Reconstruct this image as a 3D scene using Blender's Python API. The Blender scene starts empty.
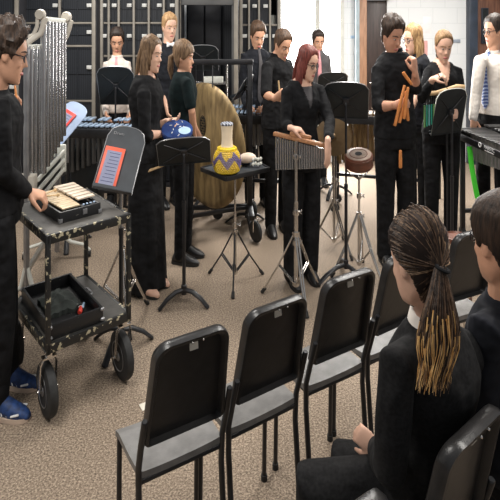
import bpy, bmesh, math, random
from mathutils import Vector as V, Matrix, noise as NZ
random.seed(7)
SC = bpy.context.scene
COL = SC.collection
F = 520.0; EYE = 1.75; HOR = 20.0
PI = math.pi
def P(px, py, d): return V(((px-250)*d/F, d, EYE-(py-HOR)*d/F))
def G(px, py):
    d = F*EYE/(py-HOR); return V(((px-250)*d/F, d, 0))
def R(d): return math.radians(d)
ZV = V((0,0,1))

# ------------------------------------------------------------------ materials
def mat(name, col, rough=.6, metal=0., nscale=0, namt=.25, stretch=(1,1,1), bump=0., bscale=None, spec=None, emit=0., col2=None, coat=0., bdist=.01):
    m = bpy.data.materials.new(name); m.use_nodes = True
    nt = m.node_tree; b = nt.nodes['Principled BSDF']
    b.inputs['Base Color'].default_value = (*col, 1); b.inputs['Roughness'].default_value = rough
    b.inputs['Metallic'].default_value = metal
    if spec is not None: b.inputs['Specular IOR Level'].default_value = spec
    if coat: b.inputs['Coat Weight'].default_value = coat
    if emit:
        b.inputs['Emission Color'].default_value = (*col, 1); b.inputs['Emission Strength'].default_value = emit
    if nscale or bump:
        tc = nt.nodes.new('ShaderNodeTexCoord'); mp = nt.nodes.new('ShaderNodeMapping')
        mp.inputs['Scale'].default_value = stretch
        nt.links.new(tc.outputs['Object'], mp.inputs['Vector'])
    if nscale:
        n = nt.nodes.new('ShaderNodeTexNoise'); n.inputs['Scale'].default_value = nscale; n.inputs['Detail'].default_value = 4
        nt.links.new(mp.outputs['Vector'], n.inputs['Vector'])
        r = nt.nodes.new('ShaderNodeValToRGB')
        c2 = col2 or tuple(min(1, c*(1+namt)) for c in col)
        c1 = col if col2 else tuple(c*(1-namt) for c in col)
        r.color_ramp.elements[0].position = .35; r.color_ramp.elements[1].position = .65
        r.color_ramp.elements[0].color = (*c1, 1); r.color_ramp.elements[1].color = (*c2, 1)
        nt.links.new(n.outputs['Fac'], r.inputs['Fac']); nt.links.new(r.outputs['Color'], b.inputs['Base Color'])
    if bump:
        n2 = nt.nodes.new('ShaderNodeTexNoise'); n2.inputs['Scale'].default_value = bscale or nscale or 40
        nt.links.new(mp.outputs['Vector'], n2.inputs['Vector'])
        bp = nt.nodes.new('ShaderNodeBump'); bp.inputs['Strength'].default_value = bump; bp.inputs['Distance'].default_value = bdist
        nt.links.new(n2.outputs['Fac'], bp.inputs['Height']); nt.links.new(bp.outputs['Normal'], b.inputs['Normal'])
    return m
def chip_mat(name, base, chip, scale=45, pos=.6):
    m = mat(name, base, .45); nt = m.node_tree; b = nt.nodes['Principled BSDF']
    tc = nt.nodes.new('ShaderNodeTexCoord'); n = nt.nodes.new('ShaderNodeTexNoise')
    n.inputs['Scale'].default_value = scale; n.inputs['Detail'].default_value = 3
    nt.links.new(tc.outputs['Object'], n.inputs['Vector'])
    r = nt.nodes.new('ShaderNodeValToRGB'); r.color_ramp.interpolation = 'CONSTANT'
    r.color_ramp.elements[0].color = (*base, 1); r.color_ramp.elements[1].color = (*chip, 1); r.color_ramp.elements[1].position = pos
    nt.links.new(n.outputs['Fac'], r.inputs['Fac']); nt.links.new(r.outputs['Color'], b.inputs['Base Color'])
    return m
def stripe_mat(name, c1, c2, scale, rough=.6, axis='X', metal=0., wide=.5, rot=(0,0,0)):
    m = mat(name, c1, rough, metal); nt = m.node_tree; b = nt.nodes['Principled BSDF']
    tc = nt.nodes.new('ShaderNodeTexCoord'); mp = nt.nodes.new('ShaderNodeMapping'); mp.inputs['Rotation'].default_value = rot
    w = nt.nodes.new('ShaderNodeTexWave'); w.bands_direction = axis; w.inputs['Scale'].default_value = scale
    nt.links.new(tc.outputs['Object'], mp.inputs['Vector']); nt.links.new(mp.outputs['Vector'], w.inputs['Vector'])
    r = nt.nodes.new('ShaderNodeValToRGB'); r.color_ramp.elements[0].color = (*c1,1); r.color_ramp.elements[1].color = (*c2,1)
    r.color_ramp.elements[0].position = wide-.08; r.color_ramp.elements[1].position = wide+.08
    nt.links.new(w.outputs['Fac'], r.inputs['Fac']); nt.links.new(r.outputs['Color'], b.inputs['Base Color'])
    return m
M = {}
M['black_plastic'] = mat('black_plastic', (.017,.016,.016), .32, nscale=30, namt=.2, bump=.08, bscale=300)
M['seat_glare_plastic'] = mat('seat_glare_plastic', (.165,.16,.155), .36, nscale=25, namt=.15, bump=.1, bscale=260)  # dark plastic made paler: lamp and window glare put into the base colour
M['black_metal'] = mat('black_metal', (.012,.012,.014), .4, nscale=20, namt=.3)
M['stand_black'] = mat('stand_black', (.006,.009,.011), .5, nscale=12, namt=.3)
M['stand_grey'] = mat('stand_grey', (.040,.046,.054), .5, nscale=9, namt=.2)
M['stand_blue'] = mat('stand_blue', (.36,.45,.62), .5, nscale=9, namt=.08)
M['chrome'] = mat('chrome', (.62,.60,.58), .22, 1, nscale=8, namt=.1)
M['tube_chrome'] = mat('tube_chrome', (.46,.46,.47), .25, .9, nscale=3, namt=.06)
M['grey_metal'] = mat('grey_metal', (.32,.32,.33), .35, .8, nscale=12, namt=.15)
M['beige_paint'] = mat('beige_paint', (.46,.42,.36), .5, nscale=10, namt=.1)
M['white_paint'] = mat('white_paint', (.68,.68,.62), .5, nscale=10, namt=.06)
M['locker_frame'] = mat('locker_frame', (.25,.225,.19), .5, nscale=8, namt=.12)
M['locker_dark'] = stripe_mat('locker_dark', (.006,.008,.012), (.015,.018,.025), 14, .6, 'X')
M['locker_inside'] = mat('locker_inside', (.02,.02,.024), .7, nscale=6, namt=.3)
M['locker_side'] = mat('locker_side', (.11,.11,.11), .6, nscale=4, namt=.12)
M['latch'] = mat('latch', (.6,.6,.58), .4, nscale=30, namt=.1)
M['rubber'] = mat('rubber', (.018,.018,.018), .7, nscale=40, namt=.3)
M['wood'] = mat('wood', (.42,.20,.085), .5, nscale=14, namt=.35, stretch=(1,1,8))
M['wood_bar'] = mat('wood_bar', (.36,.17,.08), .45, nscale=16, namt=.3, stretch=(2,8,8))
M['wood_light'] = mat('wood_light', (.62,.42,.22), .5, nscale=14, namt=.2, stretch=(2,6,6))
M['clave'] = mat('clave', (.60,.22,.06), .45, nscale=18, namt=.25, stretch=(6,6,1))
M['cream_bar'] = mat('cream_bar', (.66,.55,.43), .4, nscale=20, namt=.12, stretch=(1,5,5))
M['tan_bar'] = mat('tan_bar', (.58,.45,.29), .4, nscale=20, namt=.2, stretch=(1,5,5))
M['case_black'] = chip_mat('case_black', (.012,.012,.013), (.16,.15,.13), 70, .70)
M['cart_chip'] = chip_mat('cart_chip', (.014,.014,.014), (.42,.37,.25), 46, .605)
M['cart_top'] = mat('cart_top', (.07,.066,.06), .38, nscale=10, namt=.25, bump=.1, bscale=60)
M['red_case'] = mat('red_case', (.78,.06,.045), .45, nscale=10, namt=.06)
M['orange_case'] = mat('orange_case', (.80,.12,.06), .45, nscale=10, namt=.06)
M['paper'] = mat('paper', (.75,.70,.60), .8, nscale=6, namt=.06)
M['white'] = mat('white', (.85,.85,.85), .6, nscale=12, namt=.03)
M['red'] = mat('red', (.7,.05,.03), .5, nscale=12, namt=.1)
M['green'] = mat('green', (.06,.62,.03), .5, nscale=12, namt=.1)
M['gold'] = mat('gold', (.16,.10,.042), .5, .3, nscale=9, namt=.2)
M['bar_blue'] = mat('bar_blue', (.36,.47,.62), .3, .35, nscale=8, namt=.12)
M['bar_pink'] = mat('bar_pink', (.62,.52,.44), .4, nscale=8, namt=.12)
M['bar_silver'] = mat('bar_silver', (.13,.13,.13), .3, .7, nscale=8, namt=.12)
M['reson'] = mat('reson', (.10,.10,.10), .35, .6, nscale=8, namt=.2)
M['drum_brown'] = mat('drum_brown', (.13,.045,.025), .4, nscale=9, namt=.35, stretch=(1,1,4))
M['drum_head'] = mat('drum_head', (.30,.22,.17), .45, nscale=9, namt=.25)
M['dark_hole'] = mat('dark_hole', (.008,.007,.006), .8, nscale=9, namt=.2)
M['gourd'] = mat('gourd', (.80,.66,.48), .5, nscale=9, namt=.1)
M['bead_yellow'] = mat('bead_yellow', (.82,.58,.03), .4, nscale=60, namt=.15)
M['bead_purple'] = mat('bead_purple', (.17,.13,.32), .4, nscale=60, namt=.2)
M['shaker'] = mat('shaker', (.72,.58,.46), .5, nscale=9, namt=.1)
M['blue_drum'] = mat('blue_drum', (.012,.028,.12), .25, nscale=14, namt=.4, col2=(.025,.06,.20))
M['pale_blue'] = mat('pale_blue', (.40,.55,.72), .3, nscale=8, namt=.1)
M['teal_a'] = mat('teal_a', (.05,.42,.30), .3, .3, nscale=8, namt=.1)
M['teal_b'] = mat('teal_b', (.25,.60,.62), .3, .3, nscale=8, namt=.1)
M['teal_c'] = mat('teal_c', (.22,.45,.16), .3, .3, nscale=8, namt=.1)
# cloth
M['cloth_black'] = mat('cloth_black', (.0088,.0088,.0098), .9, nscale=18, namt=.3, bump=.8, bscale=9, bdist=.05, spec=.2)
M['cloth_dark'] = mat('cloth_dark', (.012,.013,.017), .9, nscale=14, namt=.3, bump=.8, bscale=9, bdist=.05, spec=.2)
M['blazer'] = mat('blazer', (.0125,.0122,.0125), .92, nscale=120, namt=.3, bump=.8, bscale=7, bdist=.06, spec=.2)
M['cloth_green'] = mat('cloth_green', (.0055,.012,.013), .9, nscale=18, namt=.3, bump=.5, bscale=16, spec=.2)
M['cloth_grey'] = mat('cloth_grey', (.07,.065,.068), .85, nscale=18, namt=.2, bump=.3, bscale=22)
M['cloth_white'] = mat('cloth_white', (.72,.66,.60), .8, nscale=14, namt=.05, bump=.6, bscale=10, bdist=.04)
M['cloth_pale'] = mat('cloth_pale', (.66,.58,.52), .8, nscale=14, namt=.05, bump=.6, bscale=10, bdist=.04)
M['shoe_black'] = mat('shoe_black', (.01,.01,.011), .35, nscale=18, namt=.3)
M['shoe_blue'] = mat('shoe_blue', (.012,.04,.14), .6, nscale=50, namt=.4)
M['shoe_sole'] = mat('shoe_sole', (.62,.48,.38), .7, nscale=12, namt=.1)
M['tie_pink'] = mat('tie_pink', (.62,.28,.30), .6, nscale=18, namt=.15)
M['tie_blue'] = stripe_mat('tie_blue', (.05,.09,.30), (.42,.52,.75), 22, .5, 'DIAGONAL', wide=.62)
def skin_mat(name, c): return mat(name, c, .5, nscale=16, namt=.10, bump=.05, bscale=120)
M['skin'] = skin_mat('skin', (.57,.305,.195))
M['skin_pale'] = skin_mat('skin_pale', (.65,.39,.28))
M['skin_tan'] = skin_mat('skin_tan', (.50,.25,.16))
M['skin_lip'] = mat('lip', (.45,.14,.12), .45, nscale=20, namt=.1)
M['eye_white'] = mat('eye_white', (.36,.30,.27), .4, nscale=20, namt=.05)
M['iris'] = mat('iris', (.02,.014,.01), .2, nscale=20, namt=.1)
def hair_mat(name, c, c2): return mat(name, c, .55, nscale=26, col2=c2, stretch=(5,5,.7), bump=.25, bscale=34, spec=.3)
M['hair_dark'] = hair_mat('hair_dark', (.010,.007,.006), (.045,.028,.020))
M['hair_brown'] = hair_mat('hair_brown', (.013,.008,.006), (.055,.033,.022))
M['hair_brown2'] = hair_mat('hair_brown2', (.034,.018,.010), (.12,.068,.040))
M['hair_deep'] = hair_mat('hair_deep', (.012,.007,.005), (.042,.024,.015))
M['hair_cap'] = mat('hair_cap', (.018,.010,.007), .7, nscale=30, namt=.3, spec=.25)
M['hair_dkblond'] = hair_mat('hair_dkblond', (.075,.043,.024), (.24,.15,.085))
M['hair_blond'] = hair_mat('hair_blond', (.24,.13,.06), (.58,.37,.19))
M['hair_gold'] = hair_mat('hair_gold', (.20,.11,.05), (.50,.32,.15))
M['hair_blond2'] = hair_mat('hair_blond2', (.13,.075,.036), (.36,.22,.11))
M['hair_red'] = hair_mat('hair_red', (.085,.018,.014), (.22,.055,.042))
M['glasses'] = mat('glasses', (.02,.02,.025), .3, nscale=20, namt=.1)

# ------------------------------------------------------------------ mesh builder
class MB:
    def __init__(s): s.bm = bmesh.new(); s.mi = 0
    def face(s, vs):
        try:
            f = s.bm.faces.new(vs); f.material_index = s.mi; return f
        except ValueError: return None
    def rings(s, rs, caps=True, close=False):
        vv = [[s.bm.verts.new(p) for p in r] for r in rs]
        n = len(vv[0])
        idx = range(len(vv)) if close else range(len(vv)-1)
        for i in idx:
            a = vv[i]; b = vv[(i+1) % len(vv)]
            for j in range(n):
                s.face((a[j], a[(j+1)%n], b[(j+1)%n], b[j]))
        if caps and not close:
            for r, flip in ((vv[0], True), (vv[-1], False)):
                c = s.bm.verts.new(sum((v.co for v in r), V())/n)
                for j in range(n):
                    t = (c, r[(j+1)%n], r[j]) if flip else (c, r[j], r[(j+1)%n])
                    s.face(t)
        return s
    def tube(s, pts, rad, seg=10, side=None, ends=True, close=False):
        pts = [V(p) for p in pts]; n = len(pts)
        if not isinstance(rad, (list, tuple)) : rad = [rad]*n
        elif len(rad) == 2 and n != 2 and not isinstance(rad[0], (list,tuple)) and side is not None: rad = [tuple(rad)]*n
        rad = [(r, r) if not isinstance(r, (list, tuple)) else r for r in rad]
        T = []
        for i in range(n):
            a = pts[(i-1) % n] if close else pts[max(0,i-1)]
            b = pts[(i+1) % n] if close else pts[min(n-1,i+1)]
            t = b-a
            T.append(t.normalized() if t.length > 1e-9 else ZV.copy())
        u = None; rs = []
        def ring(c, uu, vv, ra, rb): return [c+uu*(math.cos(2*PI*k/seg)*ra)+vv*(math.sin(2*PI*k/seg)*rb) for k in range(seg)]
        for i in range(n):
            t = T[i]
            if side is not None: w = V(side)
            elif u is None: w = V((1,0,0)) if abs(t.x) < .8 else V((0,1,0))
            else: w = u
            u = w - t*w.dot(t)
            if u.length < 1e-6: u = t.orthogonal()
            u.normalize(); v = t.cross(u)
            if i == 0 and ends and not close:
                for k in (.35, .75): 
                    q = math.sin(math.acos(1-k)) if k < 1 else 1
                    rs.append(ring(pts[0]-t*min(rad[0])*(1-k)*.9, u, v, rad[0][0]*q, rad[0][1]*q))
            rs.append(ring(pts[i], u, v, *rad[i]))
            if i == n-1 and ends and not close:
                for k in (.75, .35):
                    q = math.sin(math.acos(1-k))
                    rs.append(ring(pts[i]+t*min(rad[i])*(1-k)*.9, u, v, rad[i][0]*q, rad[i][1]*q))
        s.rings(rs, True, close); return s
    def rod(s, a, b, r, seg=10): return s.tube([a, b], [r, r], seg, ends=False)
    def box(s, c, size, Rm=None, bev=0.):
        c = V(c); hx, hy, hz = [q/2 for q in size]
        co = [V((x*hx, y*hy, z*hz)) for z in (-1,1) for y in (-1,1) for x in (-1,1)]
        if Rm is not None: co = [Rm @ p for p in co]
        v = [s.bm.verts.new(c+p) for p in co]
        fs = [s.face([v[i] for i in q]) for q in ((0,2,3,1),(4,5,7,6),(0,1,5,4),(2,6,7,3),(0,4,6,2),(1,3,7,5))]
        if bev:
            es = list({e for f in fs for e in f.edges})
            r = bmesh.ops.bevel(s.bm, geom=es, offset=bev, segments=2, affect='EDGES', profile=.5)
            for f in r['faces']: f.material_index = s.mi
        return s
    def beam(s, a, b, w, h, up=ZV, bev=0.):
        a = V(a); b = V(b); d = b-a; L = d.length; d.normalize()
        x = d.cross(V(up))
        if x.length < 1e-6: x = d.orthogonal()
        x.normalize(); z = x.cross(d)
        Rm = Matrix((x, d, z)).transposed()
        return s.box((a+b)/2, (w, L, h), Rm, bev)
    def lathe(s, prof, c=(0,0,0), axis=ZV, seg=24, ref=None, squash=1.):
        c = V(c); z = V(axis).normalized(); x = V(ref) if ref is not None else z.orthogonal()
        x = (x - z*x.dot(z)).normalized(); y = z.cross(x)
        rs = [[c+z*h+x*(math.cos(2*PI*k/seg)*max(r,1e-4))+y*(math.sin(2*PI*k/seg)*max(r,1e-4)*squash) for k in range(seg)] for r, h in prof]
        s.rings(rs); return s
    def prism(s, poly, o, ux, uy, depth):
        o = V(o); ux = V(ux); uy = V(uy); n = ux.cross(uy).normalized()*depth/2
        a = [s.bm.verts.new(o+ux*x+uy*y-n) for x, y in poly]; b = [s.bm.verts.new(o+ux*x+uy*y+n) for x, y in poly]
        s.face(a[::-1]); s.face(b); k = len(poly)
        for i in range(k): s.face((a[i], a[(i+1)%k], b[(i+1)%k], b[i]))
        return s
    def ball(s, c, r, Rm=None, seg=12, rng=8):
        if not isinstance(r, (tuple, list)): r = (r, r, r)
        c = V(c); rs = []
        for i in range(1, rng):
            th = PI*i/rng
            q = []
            for k in range(seg):
                p = V((math.sin(th)*math.cos(2*PI*k/seg)*r[0], math.sin(th)*math.sin(2*PI*k/seg)*r[1], -math.cos(th)*r[2]))
                q.append(c + (Rm @ p if Rm is not None else p))
            rs.append(q)
        s.rings(rs); return s
    def xf(s, fn):
        for v in s.bm.verts: v.co = fn(v.co)
        return s
    def mesh(s, name):
        bmesh.ops.recalc_face_normals(s.bm, faces=s.bm.faces[:])
        me = bpy.data.meshes.new(name); s.bm.to_mesh(me); s.bm.free(); return me
    def build(s, name, m, parent=None, smooth=True, fuse=0., fsm=3, post=None, ang=38):
        me = s.mesh(name)
        ms = m if isinstance(m, (list, tuple)) else [m]
        if fuse:
            t = bpy.data.objects.new('tmp_fuse', me); COL.objects.link(t)
            r = t.modifiers.new('r', 'REMESH'); r.mode = 'VOXEL'; r.voxel_size = fuse
            if fsm:
                q = t.modifiers.new('s', 'SMOOTH'); q.iterations = fsm; q.factor = .5
            dg = bpy.context.evaluated_depsgraph_get()
            me2 = bpy.data.meshes.new_from_object(t.evaluated_get(dg))
            bpy.data.objects.remove(t); bpy.data.meshes.remove(me); me = me2; me.name = name
        if post is not None:
            for v in me.vertices: v.co = post(v.co)
        me.materials.clear()
        for q in ms: me.materials.append(q if not isinstance(q, str) else M[q])
        o = bpy.data.objects.new(name, me); COL.objects.link(o)
        if smooth:
            me.polygons.foreach_set('use_smooth', [True]*len(me.polygons))
            if not fuse: me.set_sharp_from_angle(angle=R(ang))
        if parent is not None: o.parent = parent
        return o
def tag(o, label, cat, group=None, kind=None):
    o['label'] = label
    o['category'] = cat
    if group: o['group'] = group
    if kind: o['kind'] = kind
    return o
def thing(name, label, cat, loc=(0,0,0), rz=0, group=None):
    o = bpy.data.objects.new(name, None); COL.objects.link(o); o.empty_display_size = .1
    o.location = loc; o.rotation_euler = (0,0,rz)
    return tag(o, label, cat, group)
def copy_tree(o, parent=None):
    c = o.copy(); COL.objects.link(c)
    if parent is not None: c.parent = parent
    for ch in list(o.children): copy_tree(ch, c)
    return c
def struct(o): o['kind'] = 'structure'; return o
def text_mesh(txt, size, m, parent, name, mtx, ext=.0006):
    cu = bpy.data.curves.new('t', 'FONT'); cu.body = txt; cu.size = size; cu.extrude = ext; cu.align_x = 'CENTER'; cu.align_y = 'CENTER'
    t = bpy.data.objects.new('t', cu); COL.objects.link(t)
    me = bpy.data.meshes.new_from_object(t.evaluated_get(bpy.context.evaluated_depsgraph_get()))
    bpy.data.objects.remove(t); me.transform(mtx); me.name = name; me.materials.clear(); me.materials.append(M[m])
    o = bpy.data.objects.new(name, me); COL.objects.link(o); o.parent = parent; return o
def frame(o, x, y):
    x = V(x).normalized(); z = x.cross(V(y)).normalized(); y = z.cross(x)
    m = Matrix((x, y, z)).transposed().to_4x4(); m.translation = V(o); return m
# ------------------------------------------------------------------ room
def carpet():
    m = mat('carpet', (.2,.2,.2), .82, spec=.35); nt = m.node_tree; b = nt.nodes['Principled BSDF']
    tc = nt.nodes.new('ShaderNodeTexCoord')
    n = nt.nodes.new('ShaderNodeTexNoise'); n.inputs['Scale'].default_value = 120; n.inputs['Detail'].default_value = 8; n.inputs['Roughness'].default_value = .78
    n2 = nt.nodes.new('ShaderNodeTexNoise'); n2.inputs['Scale'].default_value = 3
    nt.links.new(tc.outputs['Object'], n.inputs['Vector']); nt.links.new(tc.outputs['Object'], n2.inputs['Vector'])
    r = nt.nodes.new('ShaderNodeValToRGB')
    e = r.color_ramp.elements; e[0].position = .36; e[0].color = (.05,.036,.026,1); e[1].position = .64; e[1].color = (.56,.45,.335,1)
    q = e.new(.5); q.color = (.25,.19,.14,1)
    nt.links.new(n.outputs['Fac'], r.inputs['Fac'])
    mx = nt.nodes.new('ShaderNodeMix'); mx.data_type = 'RGBA'; mx.blend_type = 'MULTIPLY'; mx.inputs['Factor'].default_value = .25
    nt.links.new(r.outputs['Color'], mx.inputs['A']); nt.links.new(n2.outputs['Color'], mx.inputs['B'])
    nt.links.new(r.outputs['Color'], b.inputs['Base Color'])
    bp = nt.nodes.new('ShaderNodeBump'); bp.inputs['Strength'].default_value = .15; bp.inputs['Distance'].default_value = .003
    nt.links.new(n.outputs['Fac'], bp.inputs['Height']); nt.links.new(bp.outputs['Normal'], b.inputs['Normal'])
    return m
def block_wall():
    m = mat('block_wall', (.74,.77,.79), .6); nt = m.node_tree; b = nt.nodes['Principled BSDF']
    tc = nt.nodes.new('ShaderNodeTexCoord'); mp = nt.nodes.new('ShaderNodeMapping'); mp.inputs['Rotation'].default_value = (PI/2,0,0)
    br = nt.nodes.new('ShaderNodeTexBrick'); br.inputs['Scale'].default_value = 1
    br.inputs['Brick Width'].default_value = .30; br.inputs['Row Height'].default_value = .19; br.inputs['Mortar Size'].default_value = .004
    br.inputs['Color1'].default_value = (.78,.80,.81,1); br.inputs['Color2'].default_value = (.79,.81,.82,1); br.inputs['Mortar'].default_value = (.69,.72,.73,1)
    nt.links.new(tc.outputs['Object'], mp.inputs['Vector']); nt.links.new(mp.outputs['Vector'], br.inputs['Vector'])
    nt.links.new(br.outputs['Color'], b.inputs['Base Color'])
    bp = nt.nodes.new('ShaderNodeBump'); bp.inputs['Strength'].default_value = .3; bp.inputs['Distance'].default_value = .004
    nt.links.new(br.outputs['Fac'], bp.inputs['Height']); bp.invert = True
    nt.links.new(bp.outputs['Normal'], b.inputs['Normal'])
    return m
M['carpet'] = carpet(); M['block'] = block_wall()
M['door_dark'] = mat('door_dark', (.045,.028,.024), .45, nscale=7, namt=.3, stretch=(6,6,.6))
M['door_red'] = mat('door_red', (.17,.075,.045), .45, nscale=7, namt=.3, stretch=(6,6,.6))
M['jamb_wood'] = mat('jamb_wood', (.40,.22,.13), .5, nscale=9, namt=.2, stretch=(6,6,.6))
M['jamb_dark'] = mat('jamb_dark', (.03,.04,.06), .4, nscale=9, namt=.2)
M['jamb_blue'] = mat('jamb_blue', (.36,.44,.48), .4, nscale=9, namt=.1)
M['glass_dark'] = mat('glass_dark', (.01,.012,.014), .1, nscale=5, namt=.2)
M['sky_glass'] = mat('sky_glass', (1.,1.,.97), .3, emit=6)
M['grey_sign'] = mat('grey_sign', (.30,.34,.40), .5, nscale=9, namt=.1)
M['poster_pink'] = mat('poster_pink', (.75,.40,.38), .6, nscale=9, namt=.1)
struct(MB().box((.4,4.2,-.02), (9.2,9.,.04)).build('floor', 'carpet', smooth=False))
YB = 6.4
def wx(px, d=YB): return (px-250)*d/F
# back wall built from pieces around window and doors
def wall_piece(name, x0, x1, z0, z1, y=YB, t=.12):
    return struct(MB().box(((x0+x1)/2, y+t/2, (z0+z1)/2), (x1-x0, t, z1-z0)).build(name, 'block', smooth=False))
mb = MB()
Wx0, Wx1 = wx(278), wx(344); D1a, D1b = wx(358), wx(387); D2a, D2b = wx(466), wx(520)
def pc(x0,x1,z0,z1): mb.box(((x0+x1)/2, YB+.06, (z0+z1)/2), (x1-x0,.12,z1-z0))
pc(-4.2, Wx0, 0, 2.7); pc(Wx0, Wx1, 0, .25); pc(Wx0, Wx1, 2.35, 2.7); pc(Wx1, D1a, 0, 2.7); pc(D1a, D1b, 2.0, 2.7)
pc(D1b, D2a, 0, 2.7); pc(D2a, D2b, 2.25, 2.7); pc(D2b, 5.0, 0, 2.7)
struct(mb.build('wall_back', 'block', smooth=False))
struct(MB().box((-4.26,4.2,1.35), (.12,9,2.7)).build('wall_left', 'block', smooth=False))
struct(MB().box((5.06,4.2,1.35), (.12,9,2.7)).build('wall_right', 'block', smooth=False))
# window 1: bright daylight
mb = MB(); xm = wx(318)
for x in (Wx0+.02, xm, Wx1-.02): mb.box((x, YB+.03, 1.3), (.04 if x != xm else .055,.06,2.1), bev=.004)
for z in (.27, 2.33): mb.box(((Wx0+Wx1)/2, YB+.03, z), (Wx1-Wx0,.06,.04), bev=.004)
w = struct(mb.build('window_1', 'white_paint'))
for a, b in ((Wx0+.04, xm-.03), (xm+.03, Wx1-.04)):
    MB().box(((a+b)/2, YB+.05, 1.3), (b-a,.01,2.02)).build('pane', 'sky_glass', w, smooth=False)
# door 1: dark brown leaf in a wood jamb
mb = MB()
mb.box((D1a+.045, YB-.01, 1.0), (.09,.16,2.0), bev=.006)
d1 = struct(mb.build('door_1', 'jamb_wood'))
MB().box(((D1a+.09+D1b)/2, YB+.04, 1.0), (D1b-D1a-.09,.05,1.98), bev=.004).build('leaf', 'door_dark', d1)
MB().box(((D1a+D1b)/2, YB-.01, 2.03), (D1b-D1a+.06,.16,.06), bev=.006).build('head_jamb', 'jamb_blue', d1)
MB().box((D1a-.02, YB-.012, 1.02), (.05,.15,2.04), bev=.006).build('side_jamb', 'jamb_blue', d1)
MB().tube([(D1a+.13,YB-.01,.98),(D1a+.13,YB-.05,.98),(D1a+.2,YB-.05,.98)], .009).build('door_handle', 'chrome', d1)
# door 2: reddish wood leaf with narrow dark light
mb = MB(); mb.box((D2a+.05, YB-.02, 1.12), (.10,.18,2.25), bev=.006); mb.box((D2b, YB-.02, 1.12), (.1,.18,2.25), bev=.006)
mb.box(((D2a+D2b)/2, YB-.02, 2.2), (D2b-D2a,.18,.1), bev=.006)
d2 = struct(mb.build('door_2', 'jamb_dark'))
MB().box(((D2a+D2b)/2+.03, YB+.03, 1.1), (D2b-D2a-.14,.05,2.1), bev=.004).build('leaf', 'door_red', d2)
mb = MB(); mb.box((wx(484.5), YB-.005, 1.68), (.085,.03,.44), bev=.004)
MB().box((wx(484.5), YB-.002, 1.68), (.065,.04,.42)).build('pane', 'glass_dark', d2, smooth=False)
mb.build('pane_frame', 'jamb_dark', d2)
MB().tube([(D2a+.16,YB-.01,.98),(D2a+.16,YB-.05,.98),(D2a+.24,YB-.05,.98)], .009).build('door_handle', 'chrome', d2)
# plates and notices on the block wall
def plate(name, label, cat, px, py, w, h, m, t=.012):
    c = P(px, py, YB); o = MB().box((c.x, YB-t/2+.0005, c.z), (w, t, h), bev=.002).build(name, m); return tag(o, label, cat)
plate('wall_sign', 'small grey nameplate on the white block wall beside the reddish door', 'sign', 456, 41, .10, .042, 'grey_sign')
plate('paper_notice', 'white paper notice taped to the block wall above the blond woman', 'notice', 427, 25, .10, .20, 'white', .004)
plate('pink_poster', 'pale pink poster on the block wall beside the blond woman', 'poster', 421, 48, .16, .18, 'poster_pink', .004)
plate('paper_notice', 'small bluish notice on the bright wall left of the dark door', 'notice', 353, 37, .06, .035, 'pale_blue', .004)

# ------------------------------------------------------------------ instrument lockers
def locker(label, d, xs, ys, depth=.42, post=.022, items=()):
    X = [(x-250)*d/F for x in xs]; Z = [EYE-(y-HOR)*d/F for y in ys]
    Z[-1] = 0.05
    cx = (X[0]+X[-1])/2
    t = thing('instrument_locker', label, 'locker', (cx, d, 0), 0, None)
    mb = MB(); top = Z[0]
    for x in (X[0]-cx, X[-1]-cx): mb.box((x, depth/2, top/2), (.05, depth, top), bev=.003)
    mb.box((0, depth-.01, top/2), (X[-1]-X[0], .02, top))
    mb.box((0, depth/2, .025), (X[-1]-X[0], depth, .05))
    mb.build('cabinet_body', 'locker_inside', t)
    for x in X:
        MB().box((x-cx, -.006, top/2), (post if x not in (X[0], X[-1]) else post*1.6, .03, top), bev=.003).build('post', 'locker_frame', t)
    for z in Z[:-1]:
        MB().box((0, depth/2-.01, z), (X[-1]-X[0], depth-.02, .02), bev=.003).build('shelf', 'locker_frame', t)
    for i in range(len(X)-1):
        for j in range(len(Z)-1):
            x0, x1 = X[i]-cx+post*.6, X[i+1]-cx-post*.6; z1, z0 = Z[j]-.014, Z[j+1]+.014
            if (i, j) in items: continue
            mb = MB(); w = x1-x0; h = z1-z0
            mb.box(((x0+x1)/2, .02, (z0+z1)/2), (w, .008, h))
            for x in (x0+.006, x1-.006): mb.box((x, .012, (z0+z1)/2), (.012,.014,h))
            for z in (z0+.006, z1-.006, z0+h*.5): mb.box(((x0+x1)/2, .012, z), (w,.014,.012))
            mb.box(((x0+x1)/2, .012, (z0+z1)/2), (.006,.010,h))
            dr = mb.build('door', 'locker_dark', t, smooth=False)
            MB().box((x1-.035, -.002, z0+h*.62), (.05,.02,.038), bev=.004).build('latch', 'latch', dr)
    return t
locker('tall dark locker bay at far left behind the curly haired musician', 5.15, [-34, 17], [-6, 60, 130, 200])
locker('dark instrument locker with large doors behind the tubular chimes', 5.3, [23.5, 60, 94], [-6, 23, 46, 101, 160])
locker('dark instrument locker with narrow doors behind the white shirted musician', 5.45, [101.5, 109, 119, 134, 149, 164, 177], [-6, 23, 56, 92, 130, 170])
locker('dark instrument locker beside the bright window behind the grey shirted musician', 5.75, [241, 249, 259, 270, 279], [-6, 25, 53, 85, 130, 170], items=((3,0),))
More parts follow.
